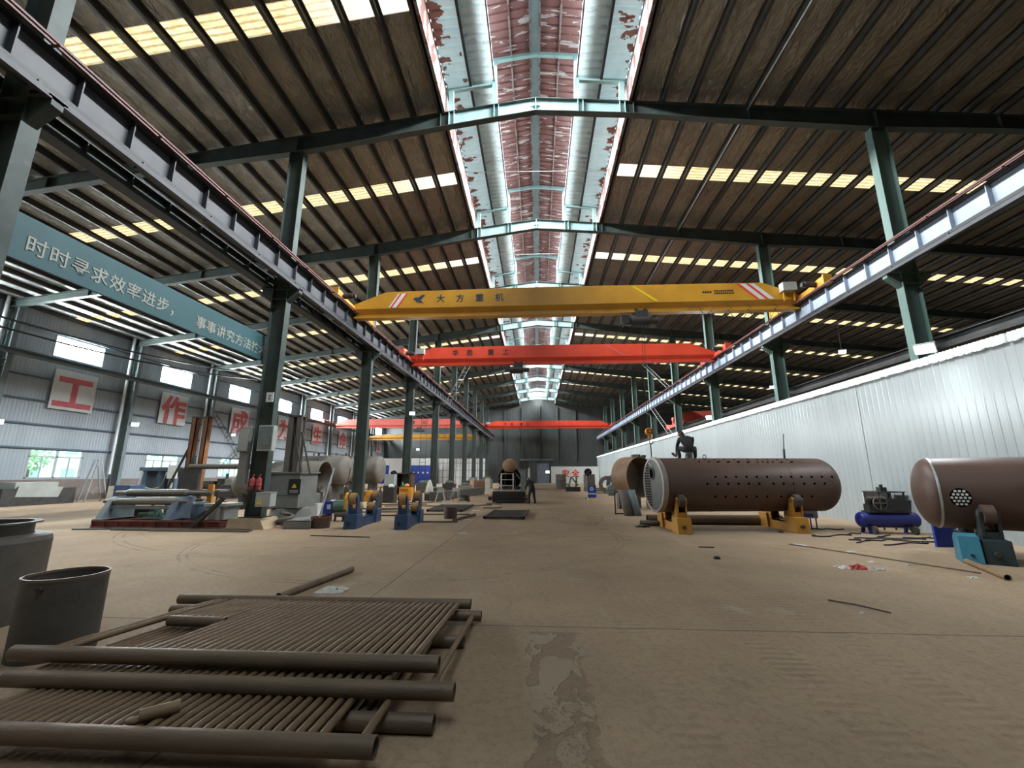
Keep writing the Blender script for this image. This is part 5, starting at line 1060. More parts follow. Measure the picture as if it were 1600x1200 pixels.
for i, (x, y, lab) in enumerate(((7.42, 14.1, 'small rusty nut-like lump before the second yellow rotator'), (7.9, 13.3, 'second small dark lump right of the yellow rotator'), (8.8, 12.5, 'bent black fitting lying among the compressor cables'), (3.75, 9.75, 'dark curved scrap on the floor left of the red bag'))):
    mb = MB().ball((x, y, .03), (.07, .045, .035), 8, 5).box(x - .05, y - .02, 0, x + .07, y + .03, .03); solo('metal_scrap', lab, 'scrap', mb, m_dark, (x, y, 0))

# ------------------------------------------------------------------ middle of the hall
t = thing('floor_tube_grid', 'dark tube frame on the floor, right one of the pair in mid hall', 'tube frame', (-1.3, 19.0, 0))
def frame(t, A, B, C_, D, m):
    for p, q in ((A, D), (B, C_)): part(t, 'header', MB().pipe((*p, .07), (*q, .07), .065, .055, 18), m)
    mb = MB(); n = 34
    for i in range(n): u = (i + .5) / n; p = [A[k] + (D[k] - A[k]) * u for k in (0, 1)]; q = [B[k] + (C_[k] - B[k]) * u for k in (0, 1)]; mb.cyl((*p, .07), (*q, .07), .03, n=8)
    part(t, 'tube_rows', mb, m)
frame(t, (-2.14, 17.5), (-.6, 17.45), (-.48, 20.9), (-2.02, 20.85), m_dark)
t = thing('floor_tube_grid', 'dark tube frame on the floor, left one of the pair, behind the steel ring', 'tube frame', (-4.5, 22.4, 0)); frame(t, (-5.25, 20.65), (-3.65, 20.6), (-3.66, 24.4), (-5.37, 24.35), m_dark)
mb = MB().lathe([(.26, 0), (.27, .42), (.27, .42), (.245, .42), (.245, .42), (.24, 0)], (-3.56, 17.75, 0), n=28)
solo('steel_ring', 'short dark steel ring standing on the floor before the left tube frame', 'steel ring', mb, m_boiler, (-3.56, 17.75, 0))
solo('angle_bar', 'dark angle bar on the floor right of the steel ring', 'angle bar', MB().bar((-3.2, 16.6, .05), (-2.75, 19.0, .05), .1, .08), m_boiler, (-3, 17.8, 0))
t = thing('box_beam', 'long dark steel box beam lying on the floor behind two trestles', 'steel beam', (-6.0, 33.5, 0)); part(t, 'beam', MB().bar((-6.9, 28.6, .32), (-5.1, 39.0, .32), .62, .56), m_plate); part(t, 'timbers', MB().bar((-7.2, 30, .02), (-6.1, 30, .02), .1, .08).bar((-6.4, 36.5, .02), (-5.2, 36.5, .02), .1, .08), m_boiler)
def trestle(label, x, y, rz):
    t = thing('trestle', label, 'trestle', (x, y, 0), rz, 'grey trestles'); part(t, 'top_plate', MB().box(-.22, -.12, .62, .22, .12, .86), m_lgrey)
    for sx in (-1, 1):
        for sy in (-1, 1): part(t, 'leg', MB().bar((sx * .16, sy * .08, .64), (sx * .32, sy * .26, 0), .05), m_lgrey)
    return t
trestle('grey trestle with a white sack on it before the box beam', -6.2, 27.5, R(10)); trestle('grey trestle by the middle of the dark box beam', -5.55, 29.3, R(-15))
solo('white_sack', 'white cloth sack slumped behind the left trestle', 'sack', MB().lathe([(0, .45), (.2, .46), (.27, .58), (.24, .85), (.13, 1.2), (.06, 1.36), (0, 1.38)], (-7.45, 29.6, 0), n=16), m_cloth, (-7.45, 29.6, .45))
solo('sack_stand', 'low dark box under the white sack', 'box', MB().box(-7.7, 29.3, 0, -7.2, 29.9, .455), m_dark, (-7.45, 29.6, 0))
solo('black_lump', 'heap of black hose on the floor right of the right trestle', 'hose', MB().tube([(-4.8 + .32 * cos(a * .8), 28.4 + .35 * sin(a * .8), .05 + .018 * a) for a in range(22)], .045, 8), m_black, (-4.8, 28.4, 0))
t = thing('tube_stack', 'dark finned tube stack on the floor at the standing worker', 'tube stack', (-1.85, 27.6, 0))
for i in range(6): part(t, 'tube_row', MB().cyl((-2.85, 27.25, .1 + i * .11), (-.8, 27.25, .1 + i * .11), .05, n=12).box(-2.85, 27.2, .06 + i * .11, -.8, 28.9, .14 + i * .11), m_dark)
for x in (-2.98, -.68): part(t, 'end_header', MB().pipe((x, 27.1, .28), (x, 29.0, .28), .14, .085, 22), m_header)
rr = random.Random(3)
for i, (x, y, L_, a) in enumerate(((-7.4, 20.2, 2.6, 8), (-7.2, 21.4, 2.2, 5), (-7.8, 22.2, 2.8, 12), (-7.0, 24.0, 3.0, 4), (-8.0, 25.2, 3.0, 16), (-6.2, 18.6, 1.6, 10), (-3.2, 24.9, 1.2, 30), (-2.6, 25.9, 1.0, -20), (-4.4, 19.2, 2.8, 3), (-4.1, 16.2, 2.2, 2), (-7.6, 27.0, 3.2, 20), (-2.4, 23.0, 1.0, 15))):
    c, s_ = cos(R(a)) * L_ / 2, sin(R(a)) * L_ / 2
    solo('floor_bar', 'scattered rusty bar on the floor left of mid hall, %s from the camera' % ORD[i], 'steel bar', MB().bar((x - c, y - s_, .03), (x + c, y + s_, .03), .06, .05), rr.choice((m_boiler, m_tank, m_plate, m_header)), (x, y, 0), 'scattered steel bars')
t = thing('hydrant_fitting', 'small red valve fitting on the floor between the two blue rotators', 'valve', (-5.45, 17.2, 0)); part(t, 'body', MB().cyl((-5.45, 17.2, 0), (-5.45, 17.2, .3), .1, n=14).cyl((-5.62, 17.2, .18), (-5.28, 17.2, .18), .06, n=12), m_fire); part(t, 'wheel', MB().lathe([(.09, .34), (.12, .35), (.09, .36)], (-5.45, 17.2, 0), n=16).cyl((-5.45, 17.2, .3), (-5.45, 17.2, .36), .02, n=8), m_fire)
t = thing('rusty_cabinet', 'open rusty brown steel box standing behind the orange welders', 'steel box', (-9.3, 30.6, 0)); part(t, 'shell', MB().box(-10.1, 30.2, 0, -10.02, 31.2, 1.85).box(-9.1, 30.2, 0, -8.95, 31.2, 1.85).box(-10.1, 30.2, 1.78, -8.95, 31.2, 1.86).box(-10.1, 31.15, 0, -8.95, 31.2, 1.85), m_boiler); part(t, 'shelf', MB().box(-10.02, 30.25, .85, -9.1, 31.1, .9), m_boiler)
t = thing('grey_cabinet', 'dusty grey machine cabinet left of the rusty steel box', 'cabinet', (-8.95, 26.2, 0)); part(t, 'body', MB().box(-9.75, 26.9, 0, -9.05, 27.6, 1.05), m_dark, bev=.02); part(t, 'upper_box', MB().box(-9.72, 26.95, 1.05, -9.08, 27.5, 1.75), m_lgrey, bev=.02)
solo('white_helmet', 'white helmet on the dusty grey cabinet', 'helmet', MB().dome((-9.15, 26.7, 1.0), .17, .17, 'z', 1, 18, 6).box(-9.3, 26.6, .96, -9.0, 26.9, 1.0), m_white, (-9.15, 26.7, .95))
def fan(label, x, y, z, r, m=m_black):
    t = thing('pedestal_fan', label, 'fan', (x, y, 0), group='pedestal fans'); part(t, 'stand', MB().cyl((x, y, 0), (x, y, z - r * .8), .05, n=10).cyl((x, y, 0), (x, y, .05), .28, n=20), m)
    part(t, 'guard', MB().lathe([(r, -.02), (r + .03, .02), (r, .18), (r * .6, .24), (0, .25)], (x, y, z), 'y', 24).lathe([(r * .96, -.01), (r, -.01)], (x, y, z), 'y', 24), m)
    b = MB()
    for k in range(4): a = k * pi / 2 + .3; b.prism([(x, z), (x + r * .9 * cos(a), z + r * .9 * sin(a)), (x + r * .85 * cos(a + .5), z + r * .85 * sin(a + .5))], 'y', y + .06, y + .07)
    part(t, 'blades', b, m_gbluegrey); part(t, 'hub', MB().cyl((x, y - .03, z), (x, y + .1, z), r * .2, n=12), m); return t
fan('black pedestal fan, taller left one of the pair before the blue container', -13.55, 40.0, 1.78, .30); fan('black pedestal fan, lower right one of the pair before the blue container', -12.93, 40.3, 1.42, .26)
fan('black pedestal fan standing behind the blue notice board', 3.8, 33.0, 1.9, .26)
t = thing('notice_board', 'small blue notice board with a round white emblem standing on the floor', 'notice board', (3.9, 31.7, 0)); part(t, 'board', MB().box(3.58, 31.68, .1, 4.18, 31.72, .98), m_vblue); part(t, 'white_band', MB().box(3.58, 31.67, .34, 4.18, 31.68, .42), m_white); part(t, 'emblem', MB().cyl((3.86, 31.665, .72), (3.86, 31.68, .72), .13, n=20), m_white); part(t, 'emblem_core', MB().cyl((3.86, 31.66, .72), (3.86, 31.666, .72), .07, n=16), m_green); part(t, 'feet', MB().box(3.55, 31.5, 0, 3.65, 31.9, .1).box(4.1, 31.5, 0, 4.2, 31.9, .1), m_white)
solo('yellow_base', 'small yellow weight under the blue notice board', 'weight', MB().box(3.7, 31.55, 0, 3.95, 31.8, .11), m_hazard, (3.8, 31.7, 0))

# ------------------------------------------------------------------ far end
t = thing('far_vessel', 'big dark vessel shell standing before the dark end wall', 'vessel', (-3.3, 52.0, 0)); part(t, 'shell', MB().pipe((-3.35, 50.9, 1.3), (-3.35, 54.5, 1.3), 1.38, 1.32, 40), m_inner); part(t, 'rear_disc', MB().cyl((-3.35, 54.3, 1.3), (-3.35, 54.4, 1.3), 1.32, n=36), m_black); [part(t, 'cradle', MB().box(-4.6, q, 0, -2.1, q + .3, .3), m_dark) for q in (51.2, 53.6)]
t = thing('dome_vessel', 'round-headed brown drum raised above the dark vessel shell', 'vessel', (-3.2, 50.2, 2.7)); part(t, 'drum', MB().cyl((-3.25, 49.5, 2.75), (-3.25, 50.75, 2.75), .78, n=36).dome((-3.25, 49.5, 2.75), .78, .45, 'y', -1, 36), m_brown); part(t, 'support', MB().bar((-4.5, 50.2, 1.1), (-3.7, 50.4, 2.2), .12).bar((-2.0, 50.2, 1.1), (-2.8, 50.4, 2.2), .12).bar((-3.9, 50.4, 0), (-3.7, 50.4, 2.3), .12).bar((-2.6, 50.4, 0), (-2.8, 50.4, 2.3), .12), m_dark)
t = thing('scaffold', 'pale tube scaffold tower before the dark vessel shell', 'scaffold', (-3.45, 48.8, 0))
for x in (-4.12, -2.78):
    for y in (48.4, 49.3): part(t, 'post', MB().cyl((x, y, 0), (x, y, 1.9), .04, n=8), m_alu)
mb = MB()
for z in (.5, 1.15, 1.8):
    for y in (48.4, 49.3): mb.cyl((-4.12, y, z), (-2.78, y, z), .03, n=8)
    for x in (-4.12, -2.78): mb.cyl((x, 48.4, z), (x, 49.3, z), .03, n=8)
part(t, 'rails', mb, m_alu)
t = thing('dark_pillar', 'dark upright machine pillar left of the standing worker', 'machine', (-1.1, 34.5, 0)); part(t, 'pillar', MB().box(-1.35, 34.2, 0, -1.0, 34.8, 2.6).box(-1.5, 34.1, 0, -.8, 34.9, .2), m_gbluegrey); part(t, 'head', MB().box(-1.45, 34.0, 2.2, -.7, 34.6, 2.75), m_dark); part(t, 'roll', MB().cyl((-.7, 34.3, 1.1), (-.7, 34.3, 2.3), .08, n=12), m_white)
t = thing('pink_crate', 'pinkish wooden crate of scrap at the far left of the middle hall', 'crate', (-6.2, 46, 0)); part(t, 'end_board', MB().box(-7.1, 45, .25, -6.65, 45.1, 1.25), m_pinkbox); part(t, 'load', MB().box(-6.65, 45, .25, -5.4, 46, 1.1), m_brown); part(t, 'pallet', MB().box(-7.1, 45, 0, -5.4, 46, .25), m_dark)
solo('cream_plate', 'upright cream sheet standing right of the pinkish crate', 'sheet', MB().prism([(-5.25, 0), (-4.75, 0), (-4.7, 1.35), (-5.05, 1.45), (-5.25, 1.3)], 'y', 43.0, 43.06), m_cloth, (-5, 43, 0))
t = thing('barrier_wall', 'low white barrier with two red characters at the far end of the hall', 'barrier', (7.2, 85, 0)); part(t, 'panel', MB().box(2.62, 85, 0, 11.9, 85.1, 3.24), m_white)
for x, ch in ((4.7, '安'), (6.6, '全')): lettering(t, 'character', ch, 1.5, (x, 84.99, 1.35), '-y', m_red, .03)
t = thing('container_cabin', 'blue cabin with a white upper band at the end of the left aisle', 'cabin', (-26, 82, 0)); part(t, 'lower_panel', MB().box(-31.5, 82, 0, -19.9, 84, 3.45), m_vblue); part(t, 'upper_band', MB().box(-31.5, 81.98, 3.45, -19.9, 84, 4.8), m_white); part(t, 'door_panel', MB().box(-28.7, 81.9, .5, -25.0, 81.98, 4.8), m_white); part(t, 'blue_print', MB().box(-24, 81.97, 1.9, -23.7, 81.985, 2.2).box(-23.1, 81.97, 1.9, -22.8, 81.985, 2.2).box(-22.2, 81.97, 1.9, -21.9, 81.985, 2.2).box(-21.3, 81.97, 1.9, -21.0, 81.985, 2.2), m_white)
t = thing('screen_wall', 'beige panelled screen at the back, right of the blue cabin', 'screen', (-14.5, 83, 0)); part(t, 'panels', MB().box(-19.4, 83, 0, -9.6, 83.1, 4.75), m_sign); mb = MB()
for i in range(12): mb.box(-19.3 + i * .85, 82.95, 0, -19.22 + i * .85, 83, 4.75)
for z in (1.2, 2.5, 3.9): mb.box(-19.4, 82.94, z - .04, -9.6, 83, z + .04)
part(t, 'ribs', mb, m_grey)
def drum(label, x, y, z0, r, h_, m): 
    t = thing('steel_drum', label, 'steel drum', (x, y, z0)); part(t, 'shell', MB().lathe([(0, z0), (r, z0), (r, z0), (r, z0 + h_), (r, z0 + h_), (r * .92, z0 + h_), (r * .92, z0 + h_), (r * .9, z0 + h_ - .1), (0, z0 + h_ - .1)], (x, y, 0), n=28), m); part(t, 'hoop', MB().lathe([(r, z0 + h_ * .6), (r + .03, z0 + h_ * .63), (r, z0 + h_ * .66)], (x, y, 0), n=28), m); return t
drum('upright grey drum before the white barrier, left one of two', 2.75, 52.0, 0, .62, 1.75, m_tank); drum('upright grey drum behind the blue notice board', 5.4, 46.0, 0, .6, 1.75, m_tank)
t = thing('olive_machine', 'olive green jumble of a machine between the two upright drums', 'machine', (3.6, 46, 0)); part(t, 'bed', MB().box(2.9, 45.5, 0, 4.4, 46.8, .45), m_dark); part(t, 'arms', MB().bar((3.2, 46, .4), (3.5, 46, 1.5), .16).bar((3.5, 46, 1.5), (4.2, 46, .6), .14).bar((4.0, 46.2, .4), (4.1, 46.2, 1.6), .18).bar((2.8, 46, .9), (3.4, 46, .5), .12), m_green)
t = thing('ring_stack', 'stack of dark round flanges and wheels behind the notice board, by the orange shell', 'flange stack', (7.3, 42, 0))
for i, (x, y, z, r) in enumerate(((6.6, 42, .8, .8), (7.5, 42.6, .9, .9), (8.2, 41.6, .7, .7))): part(t, 'flange', MB().lathe([(r, -.1), (r, .1), (r, .1), (r * .55, .1), (r * .55, .1), (r * .55, -.1), (r * .55, -.1), (r, -.1)], (x, y, z), 'y', 28), (m_tank, m_gbluegrey, m_dark)[i])
solo('valve_wheel', 'pale round valve body on the floor left of the orange shell', 'valve', MB().cyl((6.2, 37, .45), (6.2, 37.5, .45), .42, n=24).cyl((6.2, 36.9, .45), (6.2, 37, .45), .2, n=16).box(5.9, 37, 0, 6.5, 37.4, .1), m_gbluegrey, (6.2, 37, 0))
for i, (x0, x1, y, z) in enumerate(((4.6, 7.6, 38.5, .35), (4.3, 7.4, 35.5, .3))):
    t = thing('pipe_rack', ['low pale pipe rack behind the blue notice board', 'low pale pipe rack before the valve body'][i], 'rack', ((x0 + x1) / 2, y, 0)); part(t, 'bars', MB().bar((x0, y, z + .2), (x1, y, z + .2), .12).bar((x0, y - .5, z), (x1, y - .5, z), .1), m_tank)
    for x in (x0 + .2, x1 - .2): part(t, 'foot', MB().bar((x, y - .6, .05), (x, y + .1, .05), .12).bar((x, y, 0), (x, y, z + .2), .08).bar((x, y - .5, 0), (x, y - .5, z), .08), m_dark)
# clutter along the left wall
t = thing('junk_bench', 'dark grey work bench heaped with sheet metal at the left edge by the wall', 'bench', (-30.2, 24, 0)); part(t, 'bench', MB().box(-30.9, 22.2, 0, -29.3, 26.0, .95), m_dark); part(t, 'sheets', MB().box(-30.6, 22.8, .95, -29.4, 25.0, 1.3).prism([(22.8, .5), (25, .4), (25.2, 1.0), (22.9, 1.1)], 'x', -29.3, -29.26), m_lgrey)
t = thing('blue_box_machine', 'blue machine box with a pale side by the left wall', 'machine', (-27.5, 27.3, 0)); part(t, 'case', MB().box(-27.7, 26.9, 0, -26.6, 28.0, 1.05), m_blue, bev=.02); part(t, 'side_panel', MB().box(-28.1, 26.9, 0, -27.7, 28.0, 1.0), m_cloth)
t = thing('press_machine', 'dark blue-grey press with pipes by the left wall, right of the blue box', 'machine', (-27.0, 30, 0)); part(t, 'frame', MB().box(-28.4, 29.5, .2, -28.1, 30.8, 2.2).box(-26.4, 29.5, 0, -26.1, 30.8, 2.1).box(-28.6, 29.4, 2.0, -25.4, 30.8, 2.25).box(-28.4, 29.5, 0, -26.1, 30.8, .5), m_slate); part(t, 'pipes', MB().tube([(-28.2, 29.3, 1.9), (-28.3, 29.2, 1.0), (-27.2, 29.2, .7), (-26.6, 29.2, .9), (-26.3, 29.2, 1.9)], .06, 8), m_alu); part(t, 'cylinder', MB().cyl((-27.3, 30.1, .5), (-27.3, 30.1, 2.0), .4, n=20), m_slate)
t = thing('a_frame_ladder', 'pale folding ladder before the first low window of the left wall', 'ladder', (-29.0, 26.5, 0))
for a, b in (((-29.3, 26.2, 0), (-29.2, 26.7, 2.7)), ((-28.9, 27.3, 0), (-29.1, 26.8, 2.7))): part(t, 'rail', MB().bar(a, b, .06).bar((a[0] + .45, a[1], 0), (b[0] + .3, b[1], 2.7), .06), m_alu)
t = thing('control_cabinet', 'small white control board on a post beside the second rain pipe', 'board', (-22.2, 25, 0)); part(t, 'post', MB().bar((-22.0, 25, 0), (-22.0, 25, 2.0), .08), m_dark); part(t, 'board', MB().box(-22.45, 24.95, 1.5, -21.85, 25.02, 2.3), m_white); part(t, 'socket_box', MB().box(-22.2, 24.93, .95, -22.0, 25.0, 1.25), m_white)
t = thing('junk_heap', 'low heap of dark scrap under the second low window', 'scrap heap', (-27, 34.5, 0)); part(t, 'scrap', MB().box(-29, 34, 0, -25, 35.5, .7).box(-28.5, 33.8, .7, -26.5, 35, 1.2).box(-26.2, 34, .7, -25.2, 35, 1.4).bar((-25, 33.5, 0), (-25, 33.5, 1.8), .15), m_dark)
for i, (x, y, h_) in enumerate(((-23, 31.0, 1.4), (-20.5, 33, 1.1), (-19.5, 36, 1.5))):
    t = thing('small_machine', 'small dim machine behind the rusty twin mast, %s from the left wall' % ORD[i], 'machine', (x, y, 0)); part(t, 'case', MB().box(x - .6, y, 0, x + .6, y + .8, h_ * .7), m_dark, bev=.03); part(t, 'head', MB().box(x - .35, y + .1, h_ * .7, x + .2, y + .6, h_).cyl((x + .2, y + .3, h_ * .85), (x + .5, y + .3, h_ * .85), .1, n=12), m_grey)
for i, (x, y, w_, h_, m, nm, cat, lab) in enumerate(((-11.4, 25.5, .9, .8, m_dark, 'parts_box', 'box', 'dark parts box beside the open grey shell'), (-10.9, 33.0, 1.0, 1.0, m_grey, 'parts_box', 'box', 'grey parts box behind the second orange welder'), (-8.2, 34.5, 1.3, .75, m_boiler, 'parts_box', 'box', 'brown parts box left of the dark box beam'),
    (-7.8, 37.6, 1.1, 1.25, m_dark, 'small_machine', 'machine', 'small dark machine behind the white sack'), (-11.2, 41.5, 1.2, 1.2, m_tank, 'small_machine', 'machine', 'small dusty machine below the cage ladder'), (-7.4, 43.5, 1.3, .9, m_grey, 'parts_box', 'box', 'grey parts box left of the pinkish crate'), (-7.7, 50.4, 1.4, 1.4, m_dark, 'small_machine', 'machine', 'small dark machine farthest back in the left row'),
    (-6.6, 55.0, 1.6, 1.5, m_grey, 'small_machine', 'machine', 'small grey machine left of the dark vessel shell'), (-24.6, 28.5, 1.1, .8, m_slate, 'parts_box', 'box', 'slate blue parts box right of the press by the wall'), (-18.5, 30.0, 1.0, .9, m_rust, 'parts_box', 'box', 'rusty parts box behind the twin mast machine'))):
    t = thing(nm, lab, cat, (x, y, 0)); part(t, 'case', MB().box(x - w_ / 2, y, .06, x + w_ / 2, y + .8, h_ * .75), m, bev=.02); part(t, 'skid', MB().box(x - w_ / 2 + .05, y + .05, 0, x + w_ / 2 - .05, y + .75, .06), m_dark)
    part(t, 'load', MB().cyl((x - w_ * .3, y + .3, h_ * .75 + .1), (x + w_ * .3, y + .3, h_ * .75 + .1), .1, n=12).box(x - w_ * .2, y + .35, h_ * .75, x + w_ * .35, y + .7, h_), m_tank if i % 2 else m_gbluegrey)
# broken patch of floor with loose grit, near the camera
rr = random.Random(8); mb = MB()
for i in range(420):
    x, y = rr.gauss(.22, .10), rr.uniform(2.2, 4.0); s_ = rr.uniform(.004, .016)
    mb.add([(x - s_, y, 0), (x + s_, y - s_ * .5, 0), (x + s_ * .2, y + s_, 0), (x, y, s_ * 1.1)], [(0, 1, 3), (1, 2, 3), (2, 0, 3)])
solo('floor_grit', 'loose grit along the broken strip of concrete in the foreground', 'grit', mb, m_pale, (.22, 3, 0), kind='stuff')

# ================================================================== people
def person(name, label, root, rz, J, hand_dir, look, cap=None, hold=None, bulk=1.0):
    """J: joint positions in metres, local to root; x right, y forward of the figure"""
    t = thing(name, label, 'person', root, rz)
    E_ = [('pel', 'bel', .15, .145), ('bel', 'che', .145, .175), ('che', 'nek', .175, .075), ('nek', 'hed', .058, .055)]
    for s_ in 'LR':
        E_ += [('che', 'sh' + s_, .15, .082), ('sh' + s_, 'el' + s_, .078, .06), ('el' + s_, 'wr' + s_, .056, .036), ('wr' + s_, 'pa' + s_, .032, .036),
               ('pel', 'hp' + s_, .135, .115), ('hp' + s_, 'kn' + s_, .108, .08), ('kn' + s_, 'an' + s_, .076, .06), ('an' + s_, 'to' + s_, .045, .038)]
    rad = {}; idx = {}; vs = []; es = []
    def vid(k, r):
        if k not in idx: idx[k] = len(vs); vs.append(V(J[k])); rad[k] = r
        rad[k] = max(rad[k], r) if k in ('sh L',) else rad[k]
        return idx[k]
    E_ = [(a, b, ra_ * (bulk if not (a.startswith('wr') or b == 'hed') else 1), rb_ * (bulk if not (b.startswith('wr') or b.startswith('pa') or b == 'hed') else 1)) for a, b, ra_, rb_ in E_]
    for a, b, ra_, rb_ in E_: es.append((vid(a, ra_), vid(b, rb_)))
    def skin(verts, edges, radii, root_i, sub=2):
        me = bpy.data.meshes.new('tmp'); me.from_pydata(verts, edges, []); o = bpy.data.objects.new('tmp', me); COL.objects.link(o)
        m1 = o.modifiers.new('skin', 'SKIN'); m1.use_smooth_shade = True; sk = me.skin_vertices[0].data
        for i, r in enumerate(radii): sk[i].radius = (r, r); sk[i].use_root = (i == root_i)
        m2 = o.modifiers.new('sub', 'SUBSURF'); m2.levels = sub; m2.render_levels = sub
        bpy.context.view_layer.update(); r = bpy.data.meshes.new_from_object(o.evaluated_get(bpy.context.evaluated_depsgraph_get()))
        bpy.data.objects.remove(o); bpy.data.meshes.remove(me); return r
    keys = sorted(idx, key=lambda k: idx[k]); body = skin(vs, es, [rad[k] for k in keys], idx['pel'])
    MB_ = MB()
    def seg(p, a, b): d = b - a; u = max(0, min(1, (p - a).dot(d) / d.length_squared)); return (p - (a + d * u)).length - 0
    zone = {'pel': 1, 'bel': 0}
    segs = [(V(J[a]), V(J[b]), (2 if b.startswith('pa') else 3 if b == 'hed' else 4 if b.startswith('to') else 1 if (a.startswith('hp') or a.startswith('kn') or b.startswith('hp')) else 0)) for a, b, _, _ in E_]
    mats = [m_jacket, m_overall, m_skin, m_skin, m_shoe]
    P = [v.co.copy() for v in body.vertices]; o0 = len(MB_.v); MB_.v += [tuple(p) for p in P]
    for p in body.polygons:
        c = V((0, 0, 0))
        for i in p.vertices: c += P[i]
        c /= len(p.vertices); z = min(segs, key=lambda q: seg(c, q[0], q[1]))[2]
        MB_.use(mats[z]); MB_.f.append([i + o0 for i in p.vertices]); MB_.sm.append(True); MB_.mi.append(MB_.cur)
    bpy.data.meshes.remove(body)
    # hands: five tapered, bent fingers each
    for s_, sd in (('L', -1), ('R', 1)):
        pa, wr = V(J['pa' + s_]), V(J['wr' + s_]); d = (pa - wr).normalized(); up = V(hand_dir[s_]).normalized(); side = d.cross(up).normalized() * sd; up = side.cross(d).normalized() * sd
        MB_.use(m_skin)
        for k, (o_, L_) in enumerate(((-.030, .060), (-.010, .075), (.010, .080), (.030, .070))):
            b = pa + side * o_ + d * .012; MB_.tube([b - d * .02, b + d * L_ * .45, b + d * L_ * .8 - up * L_ * .28, b + d * L_ * .85 - up * L_ * .62], .0085, 8)
        b = wr.lerp(pa, .5) + side * .035; MB_.tube([b, b + side * .025 + d * .02, b + side * .03 + d * .05 - up * .012, b + side * .015 + d * .065 - up * .03], .0095, 8)
    # head with face
    H = V(J['hed']); f = V(look).normalized(); r_ = f.cross(V((0, 0, 1))).normalized(); u = r_.cross(f)
    n, m = 20, 14; hv = []; hf = []
    for j in range(m + 1):
        th = -pi / 2 + pi * j / m
        for i in range(n):
            a = 2 * pi * i / n; cx_, cy_, cz_ = cos(th) * sin(a) * .074, cos(th) * cos(a) * .095, sin(th) * .118
            if cz_ < -.02: q = 1 + (cz_ + .02) * 3.0; cx_ *= max(q, .55); cy_ = cy_ * max(1 + (cz_ + .02) * 2.2, .6) + (.012 if cy_ > 0 else .02) * min(1, (-cz_ - .02) * 12)
            if abs(cx_) < .026 and cy_ > .06 and abs(cz_ - .028) < .02 and abs(cx_) > .008: cy_ -= .008     # eye hollows
            hv.append(H + r_ * cx_ + f * cy_ + u * (cz_ + .045))
    for j in range(m): hf += [(j * n + i, j * n + (i + 1) % n, (j + 1) * n + (i + 1) % n, (j + 1) * n + i) for i in range(n)]
    MB_.use(m_skin).add(hv, hf, True)
    G = lambda x, y, z: H + r_ * x + f * y + u * (z + .045)
    MB_.add([G(-.008, .09, .03), G(.008, .09, .03), G(.017, .09, -.022), G(-.017, .09, -.022), G(0, .122, -.016)], [(0, 1, 4), (1, 2, 4), (2, 3, 4), (3, 0, 4)])   # nose
    for sg in (-1, 1):
        MB_.use(m_skin).ball(G(sg * .078, -.005, .01), (.014, .02, .032), 8, 6)
        MB_.use(m_white).ball(G(sg * .03, .079, .03), .012, 8, 6); MB_.use(m_hair).ball(G(sg * .03, .088, .03), .006, 6, 4)
        MB_.bar(G(sg * .014, .091, .05), G(sg * .046, .082, .048), .006)
    MB_.use(mat('lips', (.27, .11, .09), (.24, .1, .08), .6)).bar(G(-.022, .085, -.052), G(.022, .085, -.052), .012)
    part(t, 'body', MB_)
    hb = MB(); hv = []; hf = []
    for j in range(9):
        th = -.25 + (pi / 2 + .25) * j / 8
        for i in range(n):
            a = 2 * pi * i / n; front = cos(a); lo = .55 if front > .55 else (.15 if front > 0 else -.35); t2 = lo + (pi / 2 - lo) * j / 8
            hv.append(G(cos(t2) * sin(a) * .081, cos(t2) * cos(a) * .102 - .003, sin(t2) * .127))
    for j in range(8): hf += [(j * n + i, j * n + (i + 1) % n, (j + 1) * n + (i + 1) % n, (j + 1) * n + i) for i in range(n)]
    part(t, 'hair', MB().add(hv, hf, True), m_hair)
    cl = MB(); c0 = V(J['nek']); d = (V(J['hed']) - c0).normalized(); cl.cyl(c0 - d * .02, c0 + d * .035, .078, .07, 16, False); part(t, 'collar', cl, m_jacket)
    if cap: part(t, 'cap', MB().add([tuple(V(q) + u * .012) for q in hv], hf, True).cyl(G(0, .1, .07), G(0, .1, .076), .07, n=16), m_dark)
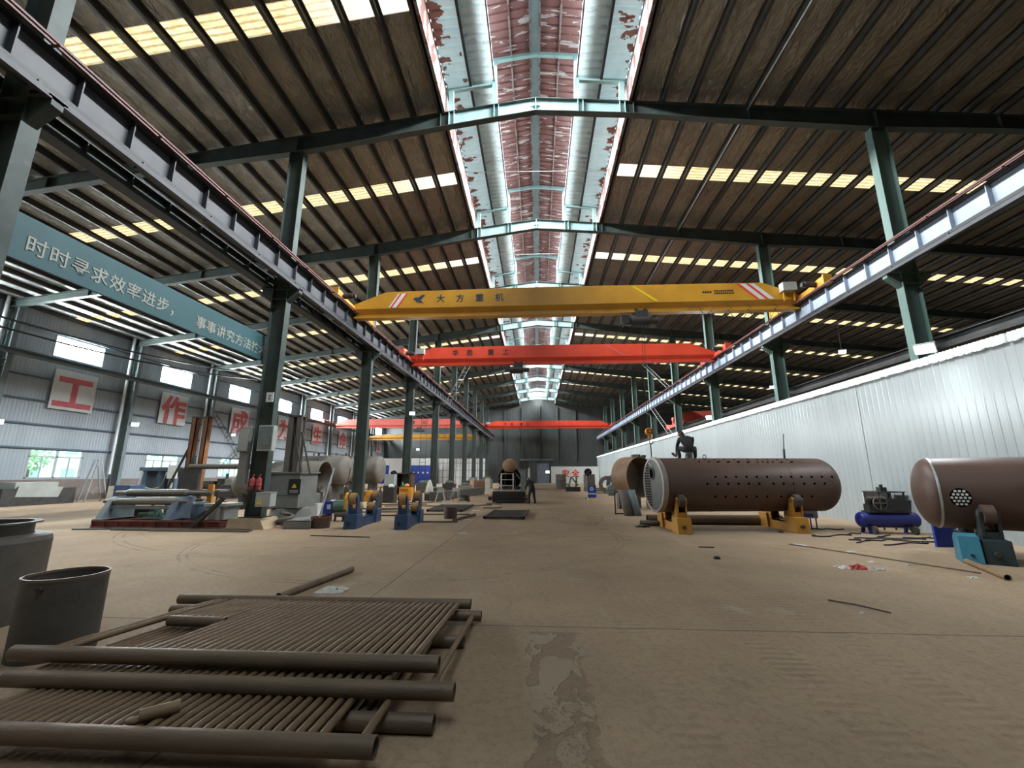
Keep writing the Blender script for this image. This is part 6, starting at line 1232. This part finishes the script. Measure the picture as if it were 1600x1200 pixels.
    if hold: part(t, 'tool', hold(J, G), m_dark)
    return t
zt = bz + br
def brush(J, G): p = V(J['paL']); return MB().bar(p + V((.03, .04, -.07)), p + V((-.10, .06, .03)), .05, .08).bar(p + V((-.02, .05, -.03)), p + V((-.13, .06, .06)), .06, .05)
person('person', 'seated worker in dark clothes, back turned, on top of the perforated boiler', (stx, 14.80, zt), 0,
    {'pel': (0, -.03, .28), 'bel': (-.01, .02, .42), 'che': (-.05, .12, .62), 'nek': (-.09, .19, .745), 'hed': (-.135, .225, .80),
     'shL': (-.235, .14, .66), 'elL': (-.285, .26, .44), 'wrL': (-.30, .36, .22), 'paL': (-.31, .38, .14),
     'shR': (.155, .13, .66), 'elR': (.22, .24, .46), 'wrR': (.10, .42, .42), 'paR': (.04, .47, .40),
     'hpL': (-.09, .0, .27), 'knL': (-.27, .34, .37), 'anL': (-.23, .24, .06), 'toL': (-.25, .36, .0),
     'hpR': (.10, .0, .27), 'knR': (.31, .32, .37), 'anR': (.27, .20, .06), 'toR': (.30, .32, .0)},
    {'L': (0, 1, .3), 'R': (0, .2, 1)}, (-.75, .25, -.25), hold=brush)
person('person', 'standing worker in dark overalls stooping over the tube stack in mid hall', (-.36, 26.68, 0), R(28),
    {'pel': (0, 0, .86), 'bel': (0, .08, 1.02), 'che': (0, .26, 1.25), 'nek': (0, .37, 1.37), 'hed': (0, .45, 1.40),
     'shL': (-.19, .27, 1.27), 'elL': (-.24, .36, .98), 'wrL': (-.18, .52, .80), 'paL': (-.16, .58, .74),
     'shR': (.19, .27, 1.27), 'elR': (.25, .32, .97), 'wrR': (.2, .50, .82), 'paR': (.17, .57, .77),
     'hpL': (-.10, 0, .84), 'knL': (-.14, .14, .47), 'anL': (-.15, .08, .09), 'toL': (-.17, .21, .03),
     'hpR': (.10, -.02, .84), 'knR': (.16, .06, .47), 'anR': (.19, -.04, .09), 'toR': (.22, .10, .03)},
    {'L': (0, .3, 1), 'R': (0, .3, 1)}, (0, .8, -.6), cap=True, bulk=1.14)
